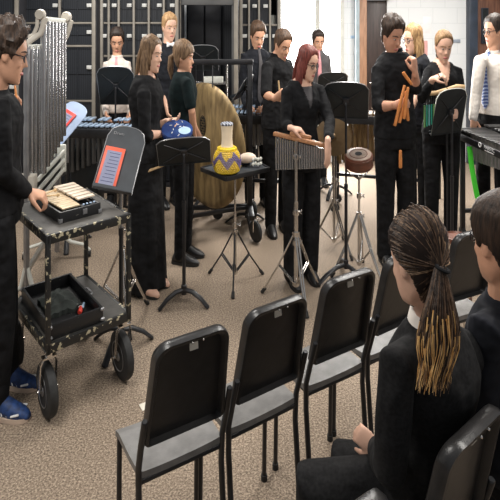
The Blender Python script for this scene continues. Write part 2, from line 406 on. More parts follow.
# alcove between lockers
da = 5.5
t = thing('alcove_cabinet', 'tall open grey cabinet alcove behind the ponytailed woman', 'cabinet', (wx(207,da), da, 0))
x0, x1 = wx(179.5,da)-wx(207,da), wx(236,da)-wx(207,da)
MB().box(((x0+x1)/2, .62, 1.0), (x1-x0,.03,2.0)).build('back_panel', 'locker_dark', t, smooth=False)
MB().box((x1-.03, .3, 1.0), (.03,.6,2.0)).build('side_panel', 'locker_side', t, smooth=False)
mb = MB(); mb.box((x0, .0, 1.0), (.03,.04,2.0), bev=.003); mb.box((x1, .0, 1.0), (.045,.05,2.0), bev=.003); mb.build('post', 'locker_frame', t)
MB().box(((x0+x1)/2, .02, 1.955), (x1-x0,.06,.09), bev=.003).build('header', 'locker_side', t)
for k in (0,1):
    w2 = (x1-x0-.2)/2
    MB().box((x0+.02+w2*(k+.5), .55, .98), (w2-.02,.03,1.9), bev=.003).build('door', 'locker_inside', t)
# canister stored in the open locker cell
c = P(273.5, 24, 5.8); c.z = EYE-(25-HOR)*5.75/F+.01
o = MB().lathe([(.0,0),(.034,0),(.036,.02),(.036,.085),(.033,.10),(0,.10)], (wx(274,5.75),5.90,c.z)).build('canister', 'white_paint'); tag(o, 'pale canister standing in the open locker cell near the window', 'canister')
# chrome rack in the alcove with boxes
t = thing('wire_rack', 'chrome wire rack holding boxes in the alcove behind the gong', 'rack', (wx(207,5.2), 5.2, 0))
for x in (-.2,.2):
    for y in (-.08,.08): MB().rod((x,y,0),(x,y,1.32), .008).build('post', 'chrome', t)
for z in (.75,1.12):
    mb = MB()
    for y in (-.08,0,.08): mb.rod((-.2,y,z),(.2,y,z), .006)
    for k in range(9): mb.rod((-.2+.05*k,-.08,z),(-.2+.05*k,.08,z), .003)
    mb.build('wire_shelf', 'chrome', t)
o = MB().box((wx(207,5.2)+.06,5.2,1.155), (.2,.12,.055), bev=.005).build('storage_box', 'white_paint'); tag(o, 'flat pale box on the upper shelf of the chrome rack', 'box')
o = MB().box((wx(207,5.2)+.05,5.2,.805), (.22,.13,.09), bev=.005).build('storage_box', 'beige_paint'); tag(o, 'beige box on the lower shelf of the chrome rack', 'box')
# lights
def area(name, loc, sx, sy, e, col=(1,.96,.9)):
    l = bpy.data.lights.new(name, 'AREA'); l.shape = 'RECTANGLE'; l.size = sx; l.size_y = sy; l.energy = e; l.color = col
    o = bpy.data.objects.new(name, l); COL.objects.link(o); o.location = loc; return o
area('wall_fill_lamp', (-1.2,1.6,2.62), .5,1.1, 38)
area('wall_fill_lamp', (.9,1.5,2.62), .5,1.1, 38)
area('wall_fill_lamp', (2.1,4.7,2.62), .5,1.1, 55)  # extra lamp added to brighten the white wall at right
area('wall_fill_lamp', (-1.4,3.9,2.62), .5,1.1, 56)
area('wall_fill_lamp', (.9,3.9,2.62), .5,1.1, 56)
wl = area('window_daylight', (wx(316), YB-.05, 1.35), .80, 1.9, 150, (1,.98,.95)); wl.rotation_euler = (-PI/2,0,0)
W = bpy.data.worlds.new('world'); SC.world = W; W.use_nodes = True
W.node_tree.nodes['Background'].inputs[0].default_value = (.93,.96,1,1); W.node_tree.nodes['Background'].inputs[1].default_value = .28
cam = bpy.data.cameras.new('camera'); co = bpy.data.objects.new('camera', cam); COL.objects.link(co)
co.location = (0,0,EYE); co.rotation_euler = (PI/2,0,0); cam.sensor_width = 36; cam.lens = 36*F/500; cam.shift_y = -(250-HOR)/500; cam.clip_start = .05
SC.camera = co
SC.view_settings.view_transform = 'Standard'; SC.view_settings.look = 'None'; SC.view_settings.exposure = 0; SC.view_settings.gamma = 1
# ------------------------------------------------------------------ chairs
def rrect(w, h, r, n=5, r2=None):
    pts = []; q = r2 or r
    for cx, cy, a0, r in ((w/2-r, h/2-r, 0, r), (-w/2+r, h/2-r, 90, r), (-w/2+q, -h/2+q, 180, q), (w/2-q, -h/2+q, 270, q)):
        for k in range(n+1):
            a = R(a0+90*k/n); pts.append((cx+r*math.cos(a), cy+r*math.sin(a)))
    return pts
def make_chair(label):
    t = thing('music_chair', label, 'chair', group='black music chairs')
    w = .268; dp = .208; zs = .436
    # seat: dished slab
    mb = MB(); nx, ny = 12, 12
    def top(u, v): # u -1..1 , v 0..1 back->front
        ww = w/2*(1.0+.08*v)
        x = u*ww; y = -.105+dp*v
        z = zs + .006*abs(u)**2.5 - .007*math.sin(PI*min(1,v*1.1)) - .014*max(0, v-.8)/.2
        return V((x, y, z))
    g = [[mb.bm.verts.new(top(-1+2*i/nx, j/ny)) for i in range(nx+1)] for j in range(ny+1)]
    b = [[mb.bm.verts.new(top(-1+2*i/nx, j/ny)-V((0,0,.020))) for i in range(nx+1)] for j in range(ny+1)]
    for j in range(ny):
        for i in range(nx):
            mb.face((g[j][i], g[j][i+1], g[j+1][i+1], g[j+1][i])); mb.face((b[j][i], b[j+1][i], b[j+1][i+1], b[j][i+1]))
    for j in range(ny):
        mb.face((g[j][0], g[j+1][0], b[j+1][0], b[j][0])); mb.face((g[j][nx], b[j][nx], b[j+1][nx], g[j+1][nx]))
    for i in range(nx):
        mb.face((g[0][i], b[0][i], b[0][i+1], g[0][i+1])); mb.face((g[ny][i], g[ny][i+1], b[ny][i+1], b[ny][i]))
    mb.build('seat', 'seat_glare_plastic', t, ang=50)
    # back shell: thin panel and a thick wrapped rim open to the rear
    hb = .318; zc = .686; wb = .258
    def bp(x, y2):     # panel coordinates -> 3D, leaning back and slightly wrapped
        s = (y2+hb/2)/hb
        return V((x*(1-.11*s), -.116-.056*s-.012*s*s+.55*x*x, zc+y2))
    ol = rrect(wb, hb, .05, 7, .014)
    ol = [(x*(1.0), y) for x, y in ol]
    mb = MB()
    inner = [(x*.9, y*.93) for x, y in ol]
    def off(p, dy): return p+V((0,dy,0))
    rs = []
    # outer front edge -> rear lip -> inner recess -> panel
    rs.append([off(bp(x*.93, y*.95), .012) for x, y in ol])
    rs.append([off(bp(x, y), .006) for x, y in ol])
    rs.append([off(bp(x*1.01, y*1.01), -.014) for x, y in ol])
    rs.append([off(bp(x*.985, y*.988), -.026) for x, y in ol])
    rs.append([off(bp(x*.91, y*.93 if y > 0 else y*.985), -.026) for x, y in ol])
    rs.append([off(bp(x*.865, y*.895 if y > 0 else y*.975), -.015) for x, y in ol])
    rs.append([off(bp(x*.85, y*.88 if y > 0 else y*.96), -.003) for x, y in ol])
    rs.append([off(bp(x*.45, y*.5), -.001) for x, y in ol])
    mb.rings(rs)
    mb.build('backrest', 'black_plastic', t, ang=55)
    mb = MB(); mb.box(bp(.006,.118)+V((0,-.003,0)), (.026,.004,.020), Matrix.Rotation(R(-9),3,'X')); mb.build('sticker', 'paper', t)
    for x in (-.012,.026): MB().ball(bp(x,.146)+V((0,-.024,0)), (.003,.004,.004)).build('rivet', 'chrome', t)
    # frame under the seat
    mb = MB(); z = zs-.026
    mb.tube([(-w/2+.008,-.10,z),(-w/2+.002,.088,z),(w/2-.002,.088,z),(w/2-.008,-.10,z)], .009, 8, close=True); mb.build('seat_frame', 'black_metal', t)
    for s in (-1,1):
        MB().tube([(s*(w/2+.002),.086,zs-.02),(s*(w/2+.002),.090,.3),(s*(w/2+.002),.096,.008)], .0085, 10).build('leg', 'black_metal', t)
        MB().tube([(s*(w/2+.001),-.155,.62),(s*(w/2+.003),-.128,.53),(s*(w/2+.002),-.103,.45),(s*(w/2),-.100,.36),(s*(w/2),-.120,.15),(s*(w/2),-.150,.008)], .0095, 10).build('leg', 'black_metal', t)
    for x, y in ((-w/2-.002,.096),(w/2+.002,.096),(-w/2,-.150),(w/2,-.150)):
        MB().lathe([(0,0),(.012,0),(.012,.022),(.0,.024)], (x,y,0), seg=10).build('glide', 'rubber', t)
    return t
ch0 = make_chair('black music chair nearest on the left, at the near end of the empty row')
def put_chair(o, LBx, LBy, RBx, RBy):
    a = V((LBx, LBy)); b = V((RBx, RBy)); d = b-a; rz = math.atan2(d.y, d.x)
    m = (a+b)/2; f = V((-math.sin(rz), math.cos(rz)))
    m = m + f*.105
    o.location = (m.x, m.y, 0); o.rotation_euler = (0,0,rz); return o
put_chair(ch0, -.318,1.503,-.090,1.636)
for lb, q in (('second black music chair from the left in the empty row', (-.066,1.664,.160,1.808)),
              ('third black music chair from the left, beside the tan floor in mid row', (.20,1.855,.437,1.995)),
              ('black music chair mostly hidden behind the long ponytail of the seated woman', (.455,2.02,.695,2.17)),
              ('black music chair between the two seated onlookers, at the far end of the row', (.83,2.26,1.05,2.36)),
              ('black music chair whose backrest only peeks in at the bottom edge of the photo', (.02,.945,.24,1.090)),
              ('black music chair at lower right that the woman in the blazer sits on', (.355,1.150,.555,1.310)),
              ('black music chair under the seated man at the right edge', (.80,1.37,1.0,1.53))):
    c = copy_tree(ch0); c['label'] = lb; put_chair(c, *q)

# ------------------------------------------------------------------ cart
CX = V((-.895,2.575,0)); CA = R(41)
cart = thing('rolling_cart', 'worn black two shelf rolling cart holding the bell set', 'cart', CX, CA)
hw, hd = .193, .246
def cl(x, y, z): return V((x, y, z))
def shelf(name, z):
    mb = MB(); mb.box((0,0,z-.006), (2*hw-.01,2*hd-.01,.014)); o = mb.build(name, 'cart_top', cart)
    mb = MB()
    for s in (-1,1):
        mb.box((0, s*hd, z-.018), (2*hw+.02,.016,.042), bev=.003); mb.box((s*hw,0,z-.018), (.016,2*hd+.02,.042), bev=.003)
    mb.build('shelf_rim', 'cart_chip', o)
shelf('top_shelf', .812); shelf('lower_shelf', .336)
for sx in (-1,1):
    for sy in (-1,1):
        x, y = sx*hw, sy*hd
        mb = MB(); mb.box((x,y,.555), (.020,.020,.52), bev=.002); mb.build('post', 'cart_chip', cart)
        # caster
        wx_, wy_ = x-sx*.012, y-sy*.02
        mb = MB(); mb.box((wx_,wy_,.305),(.05,.05,.008), bev=.002); mb.lathe([(.0,.27),(.018,.27),(.018,.30),(0,.302)], (wx_,wy_,0), seg=14)
        yaw = R(62 if sx*sy < 0 else 52)-0
        ax = V((math.cos(yaw-R(0)), math.sin(yaw), 0)); ax = V((math.cos(R(-4)), math.sin(R(-4)),0)); hh = V((-ax.y, ax.x, 0))*.028
        cw = V((wx_,wy_,.113))+hh
        top = V((wx_,wy_,.272))
        fk = MB()
        for s in (-1,1):
            fk.tube([top+ax*s*.020, top+ax*s*.034+hh*.2-V((0,0,.03)), cw+ax*s*.036], [(.011,.004),(.012,.004),(.013,.004)], 8, side=hh.normalized())
        fk.beam(top-ax*.03, top+ax*.03, .03, .008)
        fk.rod(cw-ax*.045, cw+ax*.045, .007)
        w = MB().lathe([(.055,-.022),(.095,-.022),(.108,-.016),(.113,0),(.108,.016),(.095,.022),(.055,.022)], cw, ax, 32).build('wheel', 'rubber', cart)
        MB().lathe([(0,-.024),(.022,-.024),(.026,-.014),(.05,-.010),(.064,-.0235),(.068,-.0235),(.068,.0235),(.064,.0235),(.05,.010),(.026,.014),(.022,.024),(0,.024)], cw, ax, 28).build('hub', 'grey_metal', w)
        fk.build('fork', 'chrome', w); mb.build('caster_plate', 'chrome', w)

# bell set on the cart
def CW(x, y, z): # cart local to world
    return CX + Matrix.Rotation(CA,3,'Z') @ V((x,y,0)) + V((0,0,z))
bell = thing('bell_set', 'cream barred bell set in its open black case on top of the cart', 'glockenspiel', CW(-.012,.02,.8125), CA+R(2))
bw, bd = .096, .168
mb = MB(); mb.box((0,0,.006),(2*bw,2*bd,.012))
for s in (-1,1):
    mb.box((0,s*bd,.026),(2*bw+.012,.012,.052), bev=.003); mb.box((s*bw,0,.026),(.012,2*bd,.052), bev=.003)
mb.build('case', 'case_black', bell)
mb = MB()
for x in (-1,1):
    for y in (-1,1): mb.box((x*(bw+.001),y*(bd+.001),.012),(.018,.018,.020), bev=.003)
mb.box((.02,-bd-.008,.03),(.022,.006,.026), bev=.002); mb.build('metal_corner', 'grey_metal', bell)
mb = MB()
for x in (-.07,-.01,.02,.075): mb.box((x,0,.040),(.012,2*bd-.03,.018))
mb.build('bar_rail', 'black_metal', bell)
nn = 11
for k in range(nn):
    f = k/(nn-1); y = -bd+.030+(2*bd-.06)*f; L = .085+.024*f
    mb = MB(); mb.box((-.036-.000,y,.056),(L,.0245,.008), bev=.0015); mb.build('bar', 'tan_bar', bell)
for k in range(6):
    f = k/5; y = -bd+.075+(2*bd-.105)*f; L = .088+.022*f
    mb = MB(); mb.box((.058,y,.070),(L,.034,.009), bev=.0015); mb.build('bar', 'cream_bar', bell)
mb = MB()
for k in range(4): mb.ball((.03+.018*k,-bd+.030,.05),(.006,.006,.005))
mb.build('peg', 'bar_blue', bell)

# case lid with cloth on the lower shelf
lid = thing('bell_case_lid', 'open black case lid lying on the lower cart shelf', 'case', CW(-.050,-.022,.3375), CA+R(-2))
lw, ld = .118, .208
mb = MB(); mb.box((0,0,.006),(2*lw,2*ld,.012))
for s in (-1,1):
    mb.box((0,s*ld,.034),(2*lw+.012,.012,.068), bev=.003); mb.box((s*lw,0,.034),(.012,2*ld,.068), bev=.003)
mb.build('tray', 'case_black', lid)
for x in (-1,1):
    for y in (-1,1):
        for z in (.012,.058): MB().ball((x*(lw+.002),y*(ld+.002),z),(.012,.012,.010)).build('metal_corner', 'grey_metal', lid)
mb = MB()
mb.tube([(lw+.006,-.03,.045),(lw+.03,-.02,.045),(lw+.03,.04,.045),(lw+.006,.05,.045)], .006, 8); mb.build('handle', 'grey_metal', lid)
mb = MB(); nx = 16
def cz(u, v): return .040+.022*NZ.noise(V((u*2.3,v*2.3,3.1)))-.012*(u*u+v*v)
g = [[mb.bm.verts.new(V((u/8*.075*(1+.15*NZ.noise(V((v*.4,u*.1,1)))), .03+v/8*.10*(1+.15*NZ.noise(V((u*.4,v*.1,7)))), .012+cz(u/8,v/8)))) for u in range(-8,9)] for v in range(-8,9)]
gb = [[mb.bm.verts.new(V((q.co.x,q.co.y,.0135))) for q in r] for r in g]
for j in range(16):
    for i in range(16):
        mb.face((g[j][i],g[j][i+1],g[j+1][i+1],g[j+1][i])); mb.face((gb[j][i],gb[j+1][i],gb[j+1][i+1],gb[j][i+1]))
for i in range(16):
    mb.face((g[0][i],gb[0][i],gb[0][i+1],g[0][i+1])); mb.face((g[16][i],g[16][i+1],gb[16][i+1],gb[16][i]))
    mb.face((g[i][0],g[i+1][0],gb[i+1][0],gb[i][0])); mb.face((g[i][16],gb[i][16],gb[i+1][16],g[i+1][16]))
o = mb.build('cloth', mat('dust_cloth', (.022,.027,.024), .9, nscale=14, namt=.3)); o.location = lid.location; o.rotation_euler = lid.rotation_euler
tag(o, 'crumpled dark cloth lying in the case lid on the cart', 'cloth')
o = thing('whistle', 'small red and white whistle lying in the case lid', 'whistle', CW(.005,-.12,.352), R(10))
MB().tube([(0,-.012,.008),(0,.02,.012)], [.011,.009], 10).build('body', 'red', o)
MB().tube([(-.02,.04,.016),(-.005,.026,.013),(.004,.02,.012)], [.005,.008,.008], 8).build('mouthpiece', 'white', o)
MB().tube([(.008,.02,.012),(.012,.045,.02)], [.008,.004], 8).build('tip', 'pale_blue', o)
o = MB().box((0,0,.001),(.05,.045,.0015)).build('paper_sheet', 'paper'); o.location = G(146,406)+V((0,0,.0005)); o.rotation_euler = (0,0,R(32)); tag(o, 'small tan paper lying on the carpet behind the nearest chair', 'paper')

# ------------------------------------------------------------------ music stands
def music_stand(label, base, zc, w, h, yaw, tilt, m='stand_black', base_z=0, legs=(0,120,240), legr=.19, lip=True, px=None, roll=0, rimm='grey_metal', sq=1):
    """yaw: direction (deg) the desk face looks to, 0 = towards +Y; zc: desk centre height"""
    t = thing('music_stand', label, 'music stand', base, R(yaw))
    for a in legs:
        d = V((math.cos(R(a)), math.sin(R(a)), 0))
        pts = [d*.012+V((0,0,.095)), d*legr*.35+V((0,0,.090)), d*legr*.7+V((0,0,.055)), d*legr+V((0,0,.008))]
        MB().tube(pts, [(.015,.014),(.017,.013),(.018,.011),(.018,.008)], 10, side=ZV.cross(d)).build('leg', 'black_metal', t)
    MB().lathe([(0,.07),(.017,.07),(.017,.125),(.011,.13),(.011,.60),(.013,.60),(.013,.64),(0,.64)], seg=14).build('post', 'black_metal', t)
    MB().lathe([(0,.62),(.0075,.62),(.0075,zc-.02),(0,zc-.02)], seg=12).build('inner_tube', 'grey_metal' if m != 'stand_black' else 'black_metal', t)
    # desk frame
    n = V((0, math.cos(R(tilt)), math.sin(R(tilt))))      # face normal
    up = V((0, -math.sin(R(tilt)), math.cos(R(tilt)))); rt = n.cross(up)*-1
    rt = V((1,0,0)); 
    c, s = math.cos(R(roll)), math.sin(R(roll)); rt, up = rt*c+up*s, up*c-rt*s
    o = V((0,.022,zc))
    out = [(-w/2,-h/2),(w/2,-h/2),(w/2*1.0,h*.22)]
    for k in range(0,13):
        a = k/12; x = w/2*(1-2*a); y = h*.30+ h*.20*math.sqrt(max(0,1-(abs(x)/(w/2))**2.6))
        out.append((x,y))
    out.append((-w/2,h*.22))
    ol = list(out)
    mb = MB()
    def dp(x, y, dn): return o+rt*x+up*y+n*(dn+.25*x*x/ max(w,.1)*.3)
    cen = (0,0)
    rs = [[dp(x*k, y*k, -.003) for x, y in ol] for k in (.02,.5,1)] + [[dp(x*k, y*k, .003) for x, y in ol] for k in (1,.5,.02)]
    mb.rings(rs); dk = mb.build('desk', m, t, ang=30)
    mb = MB(); mb.tube([dp(x,y,0) for x, y in ol], .0038, 6, close=True); mb.build('desk_rim', rimm if m != 'stand_blue' else m, dk)
    if lip:
        mb = MB(); mb.prism([(-w/2,0),(w/2,0),(w/2,.045),(-w/2,.045)], o-up*h/2-n*.002, rt, n, .005)
        mb.prism([(-w/2,0),(w/2,0),(w/2,.014),(-w/2,.014)], o-up*h/2+n*.042, rt, up, .005); mb.build('ledge', m, dk)
    mb = MB()
    for q in ((-.36,.30),(.36,.30),(-.40,-.40),(.40,-.40)):
        mb.tube([dp(0,0,-.007), dp(q[0]*w,q[1]*h,-.005)], [.005,.003], 6)
    mb.box(o-n*.014, (.04,.02,.05), Matrix((rt,n,up)).transposed(), bev=.004); mb.build('bracket', 'black_metal' if m == 'stand_black' else 'stand_black', t)
    MB().tube([V((0,0,zc-.03)), o-n*.012], [.009,.009], 8).build('neck', 'black_metal', t)
    t['_d'] = 0
    del t['_d']
    return t, o, rt, up, n
def at_d(px, d): return V(((px-250)*d/F, d, 0))
def zof(py, d): return EYE-(py-HOR)*d/F
music_stand('black music stand seen from behind in front of the white shirted musician', at_d(115.5,4.62), zof(86,4.62), .325, .385, 0, 22, legs=(30,150,270))
sb = music_stand('pale blue music stand with a red cased tablet beside the tubular chimes', at_d(68,4.05), zof(121,4.05), .235, .33, 165, 38, 'stand_blue', roll=24)
sc_ = music_stand('dark grey music stand with an orange cased tablet behind the cart', at_d(121,2.78), zof(157,2.78), .20, .355, 196, 34, 'stand_grey', roll=16, legs=(60,-40,190), legr=.17)
sd = music_stand('black music stand in front of the long haired woman holding the blue drum', at_d(184,3.19), zof(152,3.19), .325, .215, 8, 30, legs=(196,-22,90), legr=.155, roll=4)
se = music_stand('black music stand between the red haired woman and the man with claves', at_d(346,3.52), zof(101,3.52), .30, .29, -10, 25, legs=(100,-52,215), legr=.22)
sf = music_stand('black music stand with a painted rim highlight in front of the woman with the choker', at_d(452,3.7), zof(112,3.7), .25, .36, 16, 18, legs=(80,-40,200), roll=4, rimm='white_paint')  # white rim: the bright edge highlight is put into its colour
sg = music_stand('tilted black music stand with blue paper beyond the gong frame', at_d(247,4.43), zof(87,4.43), .22, .24, 72, 32, legs=(90,210,330))
sh = music_stand('black music stand behind the red haired woman near the bright window', at_d(333,5.2), zof(83,5.2), .30, .24, 5, 25)
si = music_stand('black music stand standing inside the grey cabinet alcove', at_d(203,4.85), zof(58,4.85), .28, .26, 0, 20)

def tablet(label, case, st, off, w, h, group=None):
    t0, o, rt, up, n = st
    Mw = Matrix.Translation(t0.location) @ Matrix.Rotation(t0.rotation_euler.z,4,'Z')
    lo = o+rt*off[0]+up*off[1]+n*.006
    t = thing('tablet', label, 'tablet', Mw @ lo, t0.rotation_euler.z)
    Rm = Matrix((rt, n, up)).transposed()
    mb = MB(); mb.box(n*.006, (w,.010,h), Rm, bev=.003); mb.build('case', case, t)
    MB().box(n*.0118, (w*.72,.001,h*.80), Rm).build('screen', M['screen'], t, smooth=False)
    mb = MB()
    for k in range(9):
        ww = w*.60*(.75+.25*random.random())
        mb.box(n*.0126+up*(h*.34-k*h*.083)-rt*(w*.3-ww/2), (ww,.0006,h*.014), Rm)
    mb.build('page_line', M['screen_ink'], t, smooth=False)
    return t
M['screen'] = mat('screen', (.25,.26,.36), .15, nscale=30, namt=.05, emit=.25)
M['screen_ink'] = mat('screen_ink', (.05,.06,.14), .5, nscale=30, namt=.1)
tablet('tablet in a red case on the pale blue music stand', 'red_case', sb, (.012,-.045), .115, .25)
tablet('tablet in an orange case on the dark grey music stand', 'orange_case', sc_, (.04,-.066), .105, .225)
t0, o, rt, up, n = sc_
text_mesh('Drum', .024, 'grey_metal', t0, 'handwriting', frame(o+rt*.045+up*.128+n*.0065, n.cross(up)*-1, up))
t0, o, rt, up, n = sg
Mw = Matrix.Translation(t0.location) @ Matrix.Rotation(t0.rotation_euler.z,4,'Z')
mb = MB(); mb.box((0,0,0), (.16,.002,.11), Matrix((rt,n,up)).transposed()); p = mb.build('sheet_music', 'pale_blue'); p.location = Mw @ (o-up*.075+n*.008-rt*.02); p.rotation_euler = (0,0,t0.rotation_euler.z)
tag(p, 'pale blue sheet of paper on the tilted stand beyond the gong frame', 'paper')
# pair of sticks on the stand in front of the blue drum
t0, o, rt, up, n = sd
for k, dy in enumerate((0,.016)):
    a = P(139+3*k,175-2.5*k,3.30); b = P(176,161,3.255)
    s = MB().tube([a, a.lerp(b,.25), b], [.0055,.0055,.004], 8).build('drumstick', 'wood_light')
    tag(s, ('upper' if k else 'lower')+' of two pale drumsticks poking left from a music stand ledge', 'drumstick', 'drumsticks on the stand')
M['cymbal'] = mat('cymbal', (.14,.09,.045), .4, .5, nscale=9, namt=.3)
# ------------------------------------------------------------------ stands, percussion
def tripod(t, top, hub=.30, low=.09, rad=.20, ang0=30, r=.010, m='chrome', legm='chrome', double=True, collars=(.55,), lean=V((0,0,0))):
    """parts of a chrome tripod, local to t"""
    MB().lathe([(0,low-.02),(r,low-.02),(r,top*.62),(0,top*.62)], seg=12).build('lower_tube', m, t)
    MB().lathe([(0,top*.55),(r*.7,top*.55),(r*.7,top),(0,top)], seg=12).build('upper_tube', m, t)
    for c in collars:
        z = c*top
        MB().lathe([(0,z-.016),(r*1.5,z-.016),(r*1.6,z),(r*1.5,z+.016),(0,z+.016)], seg=12).tube([(0,0,z),(.022,0,z),(.036,0,z+.010)], [.005,.006,.004], 8).tube([(.022,0,z),(.036,0,z-.010)], [.005,.004], 8).build('wing_collar', m, t)
    MB().lathe([(0,hub-.015),(r*1.8,hub-.015),(r*1.8,hub+.015),(0,hub+.015)], seg=12).build('hub', m, t)
    MB().lathe([(0,low-.012),(r*1.7,low-.012),(r*1.7,low+.012),(0,low+.012)], seg=12).build('hub', m, t)
    for k in range(3):
        a = R(ang0+120*k); d = V((math.cos(a), math.sin(a), 0)); s = V((-d.y, d.x, 0))
        mb = MB(); 
        for q in ((-1,1) if double else (0,)):
            mb.tube([d*.012+s*q*.008+ZV*hub, d*rad*.55+s*q*.008+ZV*(hub*.45+.004), d*rad+s*q*.003+ZV*.02], [.0055]*3, 8)
        for q in (-1,1): mb.tube([d*.012+s*q*.006+ZV*low, d*rad*.52+s*q*.008+ZV*hub*.49], [.0045]*2, 6)
        lg = mb.build('leg', legm, t)
        MB().tube([d*(rad-.012)+ZV*.035, d*(rad+.006)+ZV*.011], [.0105,.0115], 10).build('rubber_foot', 'rubber', lg)
def base_thing(name, label, cat, px, d, rz=0): return thing(name, label, cat, at_d(px,d), rz)

# gong with frame
gd = 4.3
tg = base_thing('gong_stand', 'black wheeled steel gong stand behind the gourd rattle', 'stand', 218, gd, R(4))
xL, xR = wx(184,gd)-wx(218,gd), wx(250,gd)-wx(218,gd); zt = zof(62,gd)
mb = MB(); mb.beam((xL-.02,0,zt),(xR+.025,0,zt),.045,.045, bev=.004); mb.build('top_bar', 'black_metal', tg)
for x in (xL,xR):
    MB().box((x,0,(zt+.19)/2),(.040,.040,zt-.19), bev=.004).build('post', 'black_metal', tg)
    MB().beam((x,-.24,.195),(x,.26,.195),.04,.04, bev=.004).build('foot_rail', 'black_metal', tg)
    for y in (-.22,.24):
        c = V((x+.03,y,.084)); ax = V((math.cos(R(25)),math.sin(R(25)),0))
        w = MB().lathe([(.048,-.016),(.076,-.016),(.084,-.008),(.084,.008),(.076,.016),(.048,.016)], c, ax, 24).build('wheel', 'rubber', tg)
        MB().lathe([(0,-.014),(.049,-.014),(.049,.014),(0,.014)], c, ax, 18).build('hub', 'grey_metal', w)
        MB().tube([c+ax*.02, c+ax*.022+ZV*.095, c-ax*.022+ZV*.095, c-ax*.02], .005, 8).build('fork', 'chrome', w)
MB().beam((xL,0,.205),(xR,0,.205),.035,.035, bev=.004).build('cross_rail', 'black_metal', tg)
MB().beam((xL,-.20,.20),(xR,.0,.20),.03,.03, bev=.004).build('cross_rail', 'black_metal', tg)
def gong_mat():
    m = mat('gong_bronze', (.22,.15,.07), .45, .35); nt = m.node_tree; b = nt.nodes['Principled BSDF']
    tc = nt.nodes.new('ShaderNodeTexCoord'); n = nt.nodes.new('ShaderNodeTexNoise'); n.inputs['Scale'].default_value = 6; n.inputs['Detail'].default_value = 5
    mp = nt.nodes.new('ShaderNodeMapping'); mp.inputs['Scale'].default_value = (3,3,.8)
    nt.links.new(tc.outputs['Object'], mp.inputs['Vector']); nt.links.new(mp.outputs['Vector'], n.inputs['Vector'])
    r = nt.nodes.new('ShaderNodeValToRGB'); e = r.color_ramp.elements
    e[0].position = .3; e[0].color = (.105,.068,.030,1); e[1].position = .72; e[1].color = (.42,.295,.135,1)
    nt.links.new(n.outputs['Fac'], r.inputs['Fac']); nt.links.new(r.outputs['Color'], b.inputs['Base Color'])
    bp = nt.nodes.new('ShaderNodeBump'); bp.inputs['Strength'].default_value = .35; bp.inputs['Distance'].default_value = .01
    nt.links.new(n.outputs['Fac'], bp.inputs['Height']); nt.links.new(bp.outputs['Normal'], b.inputs['Normal'])
    return m
M['gong'] = gong_mat()
gc = P(204,145,gd-.03); gr = 62*(gd-.03)/F
ga = R(-50)   # face direction: mostly to the camera, turned to the left
gn = V((math.sin(ga), -math.cos(ga), 0))
tgg = thing('gong', 'large round bronze gong hanging from the black frame', 'gong', gc)
MB().lathe([(0,.012),(gr*.18,.013),(gr*.2,.010),(gr*.88,.004),(gr*.965,-.006),(gr,-.025),(gr*.99,-.032),(gr*.955,-.014),(gr*.86,-.004),(0,.0)], (0,0,0), gn, 64).build('disc', 'gong', tgg, ang=60)
sd_ = V((math.cos(ga), math.sin(ga), 0))
mb = MB()
for i in range(7):
    z = .072-.021*i+.15
    for k in range(3):
        mb.box(sd_*(-.022+.022*k+.004*(i%2))+ZV*z+gn*.0135, (.018,.002,.015 if (i+k)%2 else .006), Matrix((sd_,gn,ZV)).transposed())
mb.tube([sd_*(.036*math.cos(2*PI*k/20))+ZV*(.158+.085*math.sin(2*PI*k/20))+gn*.0135 for k in range(20)], .003, 6, close=True)
mb.build('painted_emblem', 'dark_hole', tgg)
mb = MB()
for s in (-1,1):
    a = sd_*s*.12+ZV*math.sqrt(gr*gr-.12*.12)*.985
    mb.tube([a, V((a.x*.9, .03, zt-gc.z))], .005, 6)
mb.build('cord', 'black_metal', tgg)

# percussion tray table
tb = base_thing('percussion_tray', 'small black percussion tray on a chrome tripod holding the gourd rattle', 'table', 235, 3.47)
zt2 = .752
c0, c1, c2, c3 = P(201,169,3.50), P(226,178.5,3.28), P(269,165.5,3.50), P(247,156,3.80)
b0 = V(tb.location)
cs = [V((c.x-b0.x, c.y-b0.y, zt2)) for c in (c0,c1,c2,c3)]
ctr = sum(cs, V())/4
mb = MB(); mb.prism([(c.x, c.y) for c in cs], (0,0,zt2-.004), (1,0,0), (0,1,0), .012); mb.build('tray_top', 'stand_grey', tb)
mb = MB()
for i in range(4):
    a, b = cs[i], cs[(i+1)%4]; mb.beam(a-ZV*.006, b-ZV*.006, .014, .030, bev=.003)
mb.build('tray_rim', 'black_metal', tb)
tripod(tb, .74, hub=.34, low=.075, rad=.205, ang0=-92, r=.010, double=False, legm='black_metal', collars=(.52,))
MB().lathe([(0,.70),(.03,.72),(.05,.742),(0,.745)], seg=14).build('mount', 'black_metal', tb)

# gourd rattle
p = P(227,172,3.38); p.z = zt2+.003
t = thing('gourd_rattle', 'pale gourd rattle in a yellow and purple bead net on the black tray', 'rattle', p, R(20))
s = .338/50*1.0   # metres per pixel there
prof = [(0,0),(.045,.001),(.072,.018),(.084,.050),(.085,.085),(.078,.120),(.062,.148),(.044,.166),(.037,.19),(.0345,.23),(.036,.27),(.040,.312)]
MB().lathe(prof+[(.034,.315),(.030,.30),(0,.295)], seg=28).build('gourd', 'gourd', t)
MB().lathe([(0,.317),(.0415,.313),(.0425,.322),(.037,.328),(0,.326)], seg=24).build('mouth_band', stripe_mat('band', (.02,.02,.03), (.45,.48,.55), 18, .4, 'X'), t)
def prof_r(z):
    for (r0,z0),(r1,z1) in zip(prof, prof[1:]):
        if z0 <= z <= z1: return r0+(r1-r0)*(z-z0)/max(1e-6,z1-z0)
    return .04
yb, pb = MB(), MB()
nr, nc = 17, 34
